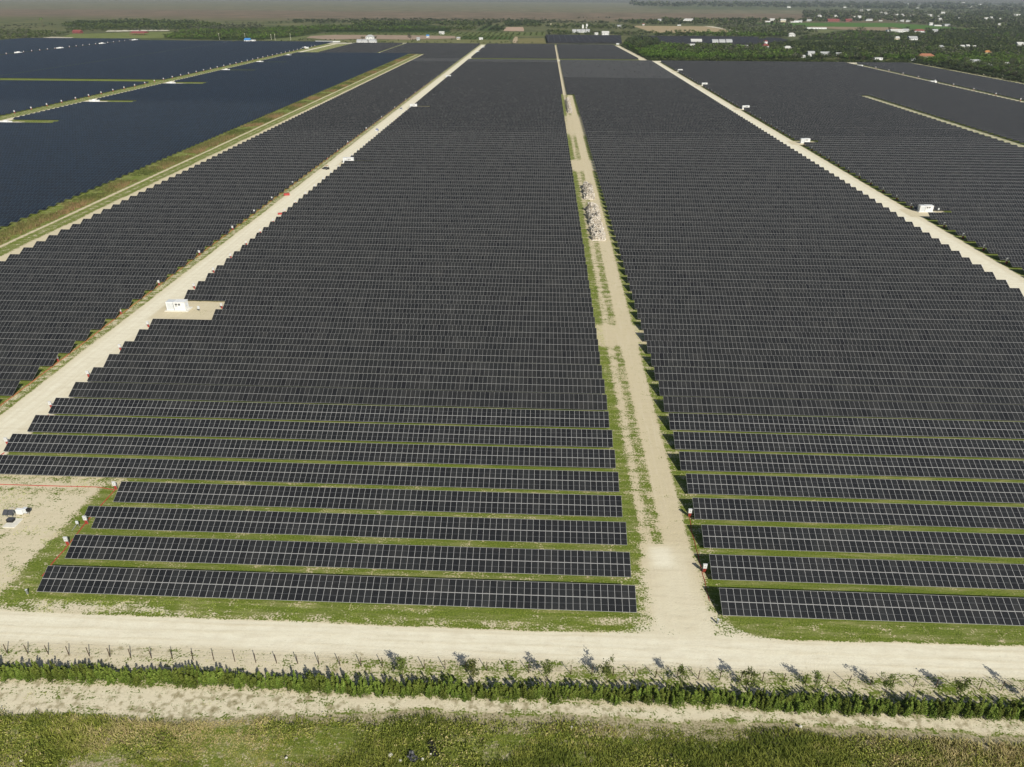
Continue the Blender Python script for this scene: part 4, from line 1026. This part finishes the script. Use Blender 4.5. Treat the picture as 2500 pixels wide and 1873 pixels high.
for k, (qx, qy) in enumerate(far_pts):
    o = H(qx+1, qy, g.uniform(5, 12), g.uniform(12, 30), g.uniform(3.5, 7), W_, [M_WHITEROOF, M_GREYROOF, M_WHITEROOF, M_CREAM][k % 4], 'tiny pale building far off in the woods towards the right horizon', ['gable', 'flat'][k % 2]); o['group'] = 'tiny far buildings'
H(1886,50.5,12,14,4,W_,M_WHITEROOF,'white shed behind the woodland above the tan field','gable','shed','shed')
H(1680,51,24,16,4,W_,M_WHITEROOF,'wide white shed above the tan field','gable','shed','shed')
H(1610,51.5,10,12,4,GR,M_GREYROOF,'small grey shed left of the wide white shed','gable','shed','shed')
H(1571,62,5,6,4,W_,M_REDROOF,'tiny white hut with red roof at the tan field','gable','hut','hut')
H(1658,63,9,6,3,W_,M_WHITEROOF,'tiny white hut on the tan field far edge','flat','hut','hut')
H(1478,87,17,14,6,W_,M_WHITEROOF,'white villa behind the left shade roof','gable')
H(1456,87,8,10,4,W_,M_WHITEROOF,'small white hut left of the white villa','gable','hut','hut')
for k in range(4): H(1402+k*11,80-.1*k,10,16,3,GR,M_GREYROOF,'%s grey hoop roof from the left in the row above the shade roof' % ordinal(k+1),'arch','hoop_house','hoop house')
H(1423,69.5,4,10,7,W_,M_WHITEROOF,'left white silo shaped tank among orchard trees','arch','tank','tank')
H(1432.5,69.3,4,10,9,W_,M_WHITEROOF,'right white silo shaped tank among orchard trees','arch','tank','tank')
H(1513,66,12,10,3,GR,M_GREYROOF,'small grey roofed house left of the tan field','gable')
H(1508,109,7,4,2.2,W_,M_WHITEROOF,'white van shaped cabin at the far edge of the farm','flat','cabin','cabin')
H(1174,97,9,8,4,W_,M_WHITEROOF,'white block building below the hedged plantation','flat')
H(1119,97,8,8,3,CRM,M_GREYROOF,'small cream building left of the white block','gable')
H(1078,84,12,10,4,W_,M_WHITEROOF,'white farmhouse at the track through the orchards','gable')
H(1044,92,6,8,4,W_,M_BLUEROOF,'white cabin with blue gable right of the tall tree','gable','cabin','cabin')
H(1021,99,7,8,4,GR,M_GREYROOF,'grey cabin just right of the tall tree','gable','cabin','cabin')
H(903,97,20,12,6,W_,M_GREYROOF,'white two storey house between dark trees at the farm end','hip')
for k, qx in enumerate((877, 890.5, 909)): H(qx,106,12.5 if k < 2 else 17,14,3,W_,M_GREYROOF,'%s white hoop greenhouse from the left at the farm end' % ordinal(k+1),'arch','greenhouse','greenhouse')
H(603,103,13,12,4,W_,M_BLUEROOF,'white site office with bright blue roof at the far edge of the blue block','gable','site_office','site office')
H(617,103,8,10,4,W_,M_WHITEROOF,'white container right of the blue roofed office','flat','container','container')
H(800,103,60,3,2,W_,M_WHITEROOF,'long low white row of site trailers at the farm end','flat','trailer_row','trailers')
H(187,81.5,20,12,4,M_REDROOF,M_REDROOF,'dark red shed at the left edge of the pale green field','gable','shed','shed')
t = thing('pavilion', 'open red roofed pavilion on posts in the pale green field', 'pavilion', (*G(334, 86), 0))
zz = float(proj([t.location.x], [t.location.y], [0])[2][0]); Wp = 34*zz/FPX
MB().add([(-Wp/2,0,4),(Wp/2,0,4),(Wp/2,30,4),(-Wp/2,30,4),(-Wp/2,15,8),(Wp/2,15,8)], [(0,1,5,4),(2,3,4,5),(1,2,5),(3,0,4)]).obj('roof', M_REDROOF, t)
for k in range(7): MB().box(-Wp/2+Wp*k/6.01, -Wp/2+Wp*k/6.01+.7, 0, .7, -.2, 4).obj('post', M_REDROOF, t)
H(1345,63,3,4,6,M_CREAM,M_CREAM,'tiny cream hut in the orchard strip','flat','hut','hut')

trees = []     # x, y, width, height, kind
def scatter(poly, n, kinds, w0, w1, hr=(.8, 1.15)):
    xs = [p[0] for p in poly]; ys = [p[1] for p in poly]; px = rng.uniform(min(xs), max(xs), n*4); py = rng.uniform(min(ys), max(ys), n*4)
    k = in_poly(px, py, poly); px, py = px[k][:n], py[k][:n]; X, Y = Garr(px, py)
    kn = vnoise(X, Y, .012, 77)+rng.normal(0, .5, len(X))
    for x, y, q, ax, ay in zip(X, Y, kn, px, py):
        if any(c0 < ax < c1 and c2 < ay < c3 for c0, c1, c2, c3 in CLEAR): continue
        if vnoise(np.array([x*.5]), np.array([y]), .006, 61)[0] > .95: continue
        kd = kinds[int(np.clip((q+1.3)/2.6*len(kinds), 0, len(kinds)-1))]; wd = rng.uniform(w0, w1)*(1+max(0, (y-2500)/5000)); trees.append((x, y, wd, wd*rng.uniform(*hr), kd))
scatter([(150,66),(180,56),(340,51),(480,55),(560,67),(470,71),(250,71)], 650, ['mid', 'mid', 'dark'], 7, 12)
scatter([(0,76),(100,78),(170,84),(110,93),(0,99)], 260, ['grey', 'mid', 'mid', 'grey'], 5, 9)
scatter([(150,70),(250,72),(420,70),(480,73),(470,76),(250,76),(170,78)], 240, ['grey', 'grey', 'dark', 'mid'], 5, 8)
scatter([(395,94),(450,78),(620,71),(720,69),(840,63),(1000,60),(1100,68),(1100,73),(800,78),(720,92),(600,99),(440,97)], 1900, ['mid', 'bright', 'mid', 'dark'], 6, 10)
scatter([(440,64),(640,60),(640,70),(480,75)], 260, ['grey', 'dark', 'grey'], 5, 9)
scatter([(700,50),(920,48),(1280,50),(1490,56),(1490,60),(1120,57),(720,57)], 620, ['dark', 'grey', 'dark'], 8, 13, (.5, .8))
scatter([(860,57),(1200,57),(1200,64),(1100,66),(860,64)], 380, ['mid', 'dark'], 8, 12)
scatter([(1100,66),(1160,66),(1175,62),(1160,76),(1100,76)], 120, ['dark', 'mid'], 8, 12)
scatter([(1232,58),(1275,57),(1275,65),(1235,65.5)], 140, ['mid', 'dark'], 8, 11); scatter([(1278,57),(1320,56),(1321,66),(1279,66)], 150, ['mid', 'dark'], 8, 11)
scatter([(1200,71),(1230,70),(1228,77),(1200,77)], 40, ['dark'], 9, 12)
scatter([(1330,66),(1480,62),(1540,66),(1560,76),(1600,84),(1590,89),(1340,88)], 560, ['dark', 'mid', 'dark', 'grey'], 6, 10)
scatter([(1480,50),(1900,50),(2040,54),(1850,58),(1700,62),(1540,62)], 700, ['dark', 'mid', 'dark'], 8, 13)
scatter([(1535,11),(1640,10),(1900,11),(2500,14),(2500,30),(1900,20),(1550,17)], 1300, ['dark', 'grey', 'dark'], 14, 24, (.7, 1.0))
scatter([(1598,88),(1720,86),(1850,84),(1960,88),(1930,93),(1750,92),(1600,92)], 330, ['dark', 'dark', 'mid', 'bright'], 8, 12, (.9, 1.3))
scatter([(1740,62),(1900,60),(1960,66),(2000,82),(1950,92),(1850,90),(1850,84),(1780,80)], 420, ['dark', 'grey', 'mid'], 7, 11)
scatter([(1640,134),(1700,114),(1800,119),(1920,108),(1960,94),(2080,79),(2200,82),(2260,78),(2500,82),(2500,197),(2440,184),(2330,166),(2230,151),(2200,147),(1900,147)], 5200, ['dark', 'mid', 'dark', 'mid', 'grey', 'bright'], 6, 11)
scatter([(1960,30),(2500,30),(2500,78),(2400,74),(2260,62),(2200,56),(1960,53)], 2600, ['dark', 'mid', 'grey', 'dark'], 9, 15)
scatter([(2240,75),(2400,76),(2500,74),(2500,84),(2240,82)], 260, ['dark', 'mid'], 8, 12)
scatter([(1522,110),(1560,104),(1612,112),(1900,120),(1960,138),(1900,148),(1590,148),(1560,134)], 1900, ['bright', 'bright', 'mid', 'dark'], 6, 9.5)
scatter([(1520,109),(1545,101),(1600,103),(1606,118),(1560,128)], 90, ['dark', 'dark', 'mid'], 9, 13, (1.1, 1.5))
scatter([(600,97),(1110,98),(1340,107),(1340,108.3),(830,107),(640,101.5)], 110, ['dark', 'mid'], 3, 5)
scatter([(0,62),(1500,44),(1500,50),(700,58),(300,56),(0,76)], 420, ['grey', 'dark'], 5, 9, (.5, .8))
for (x0, x1, y0, y1, n, kd) in ((168, 560, 1233, 1240, 420, 'mid'), (567, 575, 640, 1240, 620, 'dark'), (585, 604, 640, 1260, 700, 'dark'), (152, 164, 1240, 1560, 0, 'mid')):
    for _ in range(n): wd = rng.uniform(3.6, 6); trees.append((rng.uniform(x0, x1), rng.uniform(y0, y1), wd, wd*rng.uniform(.7, 1.0), kd))
# hedge beside the far sandy road
for _ in range(160):
    y = rng.uniform(1225, 1600); trees.append((164-(y-1207)/400*13+rng.uniform(-.5, 2.5), y, rng.uniform(3, 5), rng.uniform(2.6, 4), 'dark'))
# orchards: trees set out in straight rows
def orchard(poly, dx, dy, wd, kd):
    V = [G(*p) for p in poly]; xs = [v[0] for v in V]; ys = [v[1] for v in V]
    X, Y = np.meshgrid(np.arange(min(xs), max(xs), dx), np.arange(min(ys), max(ys), dy)); X, Y = X.ravel(), Y.ravel(); k = in_poly(X, Y, V)
    for x, y in zip(X[k], Y[k]): trees.append((x+rng.normal(0, .4), y+rng.normal(0, .4), wd*rng.uniform(.8, 1.15), wd*rng.uniform(.7, .9), kd))
orchard([(792,79),(815,72.5),(1000,71.5),(1100,73.5),(1098,79)], 13, 16, 9, 'dark')
orchard([(1123,96.5),(1129,87.5),(1255,89),(1251,97)], 11, 5.5, 4.6, 'mid')
orchard([(1163,75.5),(1180,62.5),(1232,63),(1222,76)], 24, 9, 8, 'dark')
orchard([(780,84.5),(800,80.5),(1100,80.5),(1330,80),(1331,87.5),(1110,87.5),(960,85.2)], 15, 24, 5.2, 'mid')
orchard([(1330,60),(1500,62),(1540,66),(1540,70),(1330,72)], 22, 30, 8, 'mid')
# split: the trees that show largest become things of their own
T = np.array([(t[0], t[1], t[2], t[3]) for t in trees]); px, py, zz = proj(T[:, 0], T[:, 1], T[:, 3]*.5)
infr = (px > -20) & (px < 2520) & (py > 0); score = np.where(infr, T[:, 3]*T[:, 2]/zz**2, 0)
order = np.argsort(-score); NT_IND = 270
hedgey = (T[:, 3] < 5.2)
sel = [i for i in order if not hedgey[i]][:NT_IND]; selset = set(int(i) for i in sel)
_cm = {}
DESC = {'bright': 'bright green bushy tree', 'mid': 'mid green rounded tree', 'dark': 'dark green dense tree', 'grey': 'greyish sparse tree'}
tk = MB().tube((0,0,-.1), (.02,.01,.5), .035, .02, 6).tube((.02,.01,.35), (-.16,.05,.62), .018, .008, 5).tube((.02,.01,.38), (.18,-.06,.66), .018, .008, 5).tube((.02,.01,.45), (.03,.12,.78), .015, .006, 5).mesh('trunk', M_BARK)
for i in sel:
    x, y, wd, h, kd = trees[i]; v = int(rng.integers(0, 5)); key = (v, kd)
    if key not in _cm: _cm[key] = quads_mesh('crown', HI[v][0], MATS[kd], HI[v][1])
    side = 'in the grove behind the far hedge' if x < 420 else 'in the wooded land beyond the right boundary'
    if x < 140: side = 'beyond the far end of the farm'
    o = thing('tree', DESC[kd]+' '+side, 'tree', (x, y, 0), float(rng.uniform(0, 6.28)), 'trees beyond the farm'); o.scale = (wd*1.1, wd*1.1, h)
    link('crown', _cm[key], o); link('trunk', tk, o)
for kd, mt in MATS.items():
    VV, TT = [], []
    for i, (x, y, wd, h, k2) in enumerate(trees):
        if k2 != kd or i in selset: continue
        far_ = (y > 2300) or wd < 5.5; A, B = (LO if far_ else MD)[int(rng.integers(0, 6))]
        a = rng.uniform(0, 6.28); c, s = math.cos(a), math.sin(a); Q = A.copy(); X = Q[..., 0]*c-Q[..., 1]*s; Y = Q[..., 0]*s+Q[..., 1]*c
        low = .0 if not (wd < 5.5) else -.18
        VV.append(np.stack([X*wd*1.2+x, Y*wd*1.2+y, np.maximum((Q[..., 2]+low)*h, .05)], -1)); TT.append(np.clip(B+rng.normal(0, .15), 0, 1))
    tag(link('woodland', quads_mesh('woodland', np.concatenate(VV), mt, np.concatenate(TT))), {'bright': 'mass of bright green woodland beyond the farm', 'mid': 'mass of mid green woodland and orchards beyond the farm', 'dark': 'mass of dark green woodland towards the horizon', 'grey': 'scattered greyish scrub trees towards the horizon'}[kd], 'woodland', kind='stuff')
# palms
g = np.random.default_rng(5); V, Tn = [], []
for k in range(13):
    a = k*6.28/13+g.normal(0, .1); L = g.uniform(.26, .36); pt = [np.array([math.cos(a)*L*t, math.sin(a)*L*t, .97+.10*t-.30*t*t*(1+.3*g.normal())]) for t in (0, .33, .66, 1)]
    sd = np.array([-math.sin(a), math.cos(a), 0])
    for q in range(3):
        w0, w1 = (.02, .055, .05, .01)[q], (.02, .055, .05, .01)[q+1]; V.append([pt[q]-sd*w0, pt[q]+sd*w0, pt[q+1]+sd*w1, pt[q+1]-sd*w1]); Tn.append(.3)
pc = quads_mesh('fronds', np.array(V), F_TREE, Tn); ptk = MB().tube((0,0,0), (.01,0,.5), .022, .016, 6).tube((.01,0,.5), (0,0,.98), .016, .013, 6).mesh('trunk', M_BARK)
for k, (qx, qy) in enumerate([(1648,91), (1659,91), (1671,91), (1683,91), (1690,91), (1728,90), (1757,91), (1773,90), (1862,112), (1853,112), (105,66), (2060,120), (2205,108), (2480,180)]):
    x, y = G(qx, qy); h = 17 if k not in (10,) else 24
    lab = '%s palm from the left in the line behind the dark shade roof' % ordinal(k+1) if k < 8 else ['left palm of two beside the small red roofed tower', 'right palm of two beside the small red roofed tower', 'lone palm standing on the brown prairie at far left', 'palm in the middle of the right hand woodland', 'palm above the woodland near the grey roofed shed', 'palm at the right edge above the hedge'][k-8]
    lab = lab if k not in (8, 9) else ['second', 'first'][k-8]+' palm from the left beside the small red roofed tower'
    o = thing('palm_tree', lab, 'palm tree', (x, y, 0), k*1.3, 'tall palms'); o.scale = (h, h, h); link('fronds', pc, o); link('trunk', ptk, o)

# dark shade-cloth roofs
def shade(name_, poly, h, label, seams):
    V = [G(*p) for p in poly]; n = len(V); t = thing('shade_house', label, 'shade house', (*V[0], 0)); ox, oy = V[0]
    top = [(x-ox, y-oy, h) for x, y in V]; bot = [(x-ox, y-oy, h-.35) for x, y in V]
    MB().add(top+bot, [tuple(range(n)), tuple(range(2*n-1, n-1, -1))]+[(i, (i+1) % n, n+(i+1) % n, n+i) for i in range(n)]).obj('roof', M_SHADE, t)
    b = MB()
    for i in range(n):
        a, c = V[i], V[(i+1) % n]; b.add([(a[0]-ox, a[1]-oy, -.1), (c[0]-ox, c[1]-oy, -.1), (c[0]-ox, c[1]-oy, h-.36), (a[0]-ox, a[1]-oy, h-.36)], [(0, 1, 2, 3)])
    b.obj('side_cloth', M_SHADE, t)
    b = MB(); x0, x1 = min(v[0] for v in V), max(v[0] for v in V); y0, y1 = min(v[1] for v in V), max(v[1] for v in V)
    xx = x0+6
    while xx < x1-4:
        ys = []
        for i in range(n):
            (ax, ay), (cx, cy) = V[i], V[(i+1) % n]
            if (ax > xx) != (cx > xx): ys.append(ay+(cy-ay)*(xx-ax)/(cx-ax))
        if len(ys) == 2: b.box(xx-ox-.22, xx-ox+.22, min(ys)-oy+1, max(ys)-oy-1, h+.01, h+.10)
        xx += seams
    b.obj('seam', M_DGREY, t)
shade('a', [(1337,106.5),(1332,88.5),(1515,90),(1518,107.3)], 3.6, 'wide black shade cloth roof behind the centre of the farm', 13)
shade('b', [(1560,107.5),(1548,91),(1700,91.8),(1830,93.5),(1905,97),(1936,106),(1820,110),(1690,109)], 3.6, 'second black shade cloth roof partly hidden behind the bright grove', 13)
# sprinkler sprays over the green field
tm = NT('water_spray'); tm.base((.85, .88, .9)); tm.b.inputs['Alpha'].default_value = .32; M_SPRAY = tm.m
for k, (qx, qy, s) in enumerate(((1938,55,1), (1958,56,-1), (2186,54,1), (2232,55,-1))):
    x, y = G(qx, qy); zz = float(proj([x], [y], [0])[2][0]); L = 20*zz/FPX; V = []
    for j in range(9):
        u = j/8; V += [(s*L*u, 0, .5+L*.55*u*(1-u*.55)+.5), (s*L*u, 0, .5+L*.30*u*(1-u)), (s*L*u, 4*u, .5+L*.45*u*(1-u*.7))]
    F = [(3*j+a, 3*j+3+a, 3*j+3+b_, 3*j+b_) for j in range(8) for a, b_ in ((0, 2), (2, 1), (1, 0))]
    tag(MB().add(V, F).obj('water_spray', M_SPRAY, None, (x, y, 0)), '%s sprinkler spray from the left over the bright green field' % ordinal(k+1), 'water spray', 'sprinkler sprays')
# utility poles on the left
for k, (qx, qy) in enumerate([(536,97), (599,97), (663,99), (672,99), (710,98)]):
    x, y = G(qx, qy); t = thing('utility_pole', '%s wooden pole from the left before the woods at the blue block far edge' % ordinal(k+1), 'utility pole', (x, y, 0), 0, 'poles at the far left woods')
    MB().tube((0,0,-.3), (0,0,13), .28, .2, 6).obj('pole', M_CONC, t); MB().box(-1.3, 1.3, -.1, .1, 12, 12.25).obj('crossarm', M_CONC, t)
# lone large trees at the farm end
for k, (qx, qy, w_, h, kd, lb) in enumerate(((1002,99,12,17,'grey','tall loose tree standing alone at the far end of the farm'), (922,88,7,11,'dark','small dark tree right of the white two storey house'), (884,98,9,9,'dark','dark tree left of the white two storey house'), (916,97,7,9,'dark','dark bush at the right wall of the two storey house'), (942,88,4,7,'dark','slim dark tree beside the dirt field'), (2172,77,11,14,'dark','large dark tree right of the brown field'), (2100,84,20,19,'dark','biggest round dark tree above the right woodland'), (2069,84,14,16,'dark','round dark tree left of the biggest one'), (2213,74,14,13,'dark','round dark tree at the brown field right end'))):
    x, y = G(qx, qy); key = (k % 5, kd)
    if key not in _cm: _cm[key] = quads_mesh('crown', HI[k % 5][0], MATS[kd], HI[k % 5][1])
    o = thing('tree', lb, 'tree', (x, y, 0), k*1.1); o.scale = (w_*1.3, w_*1.3, h); link('crown', _cm[key], o); link('trunk', tk, o)


# ------------------------------------------------------------------ air
hz = MB().box(-15900, 15900, -395, 11400, -1.0, 110).obj('haze', M_WHITE)
hm = bpy.data.materials.new('haze_air'); hm.use_nodes = True; ht = hm.node_tree; ht.nodes.clear()
ho = ht.nodes.new('ShaderNodeOutputMaterial'); hv = ht.nodes.new('ShaderNodeVolumePrincipled')
hv.inputs['Color'].default_value = (.84, .93, 1.0, 1); hv.inputs['Density'].default_value = 4.2e-5; hv.inputs['Anisotropy'].default_value = .2
ht.links.new(hv.outputs[0], ho.inputs['Volume']); hz.data.materials[0] = hm
tag(hz, 'thin pale blue air haze over the whole landscape', 'haze', kind='stuff')
scene.cycles.volume_bounces = 0
scene.cycles.max_bounces = 5
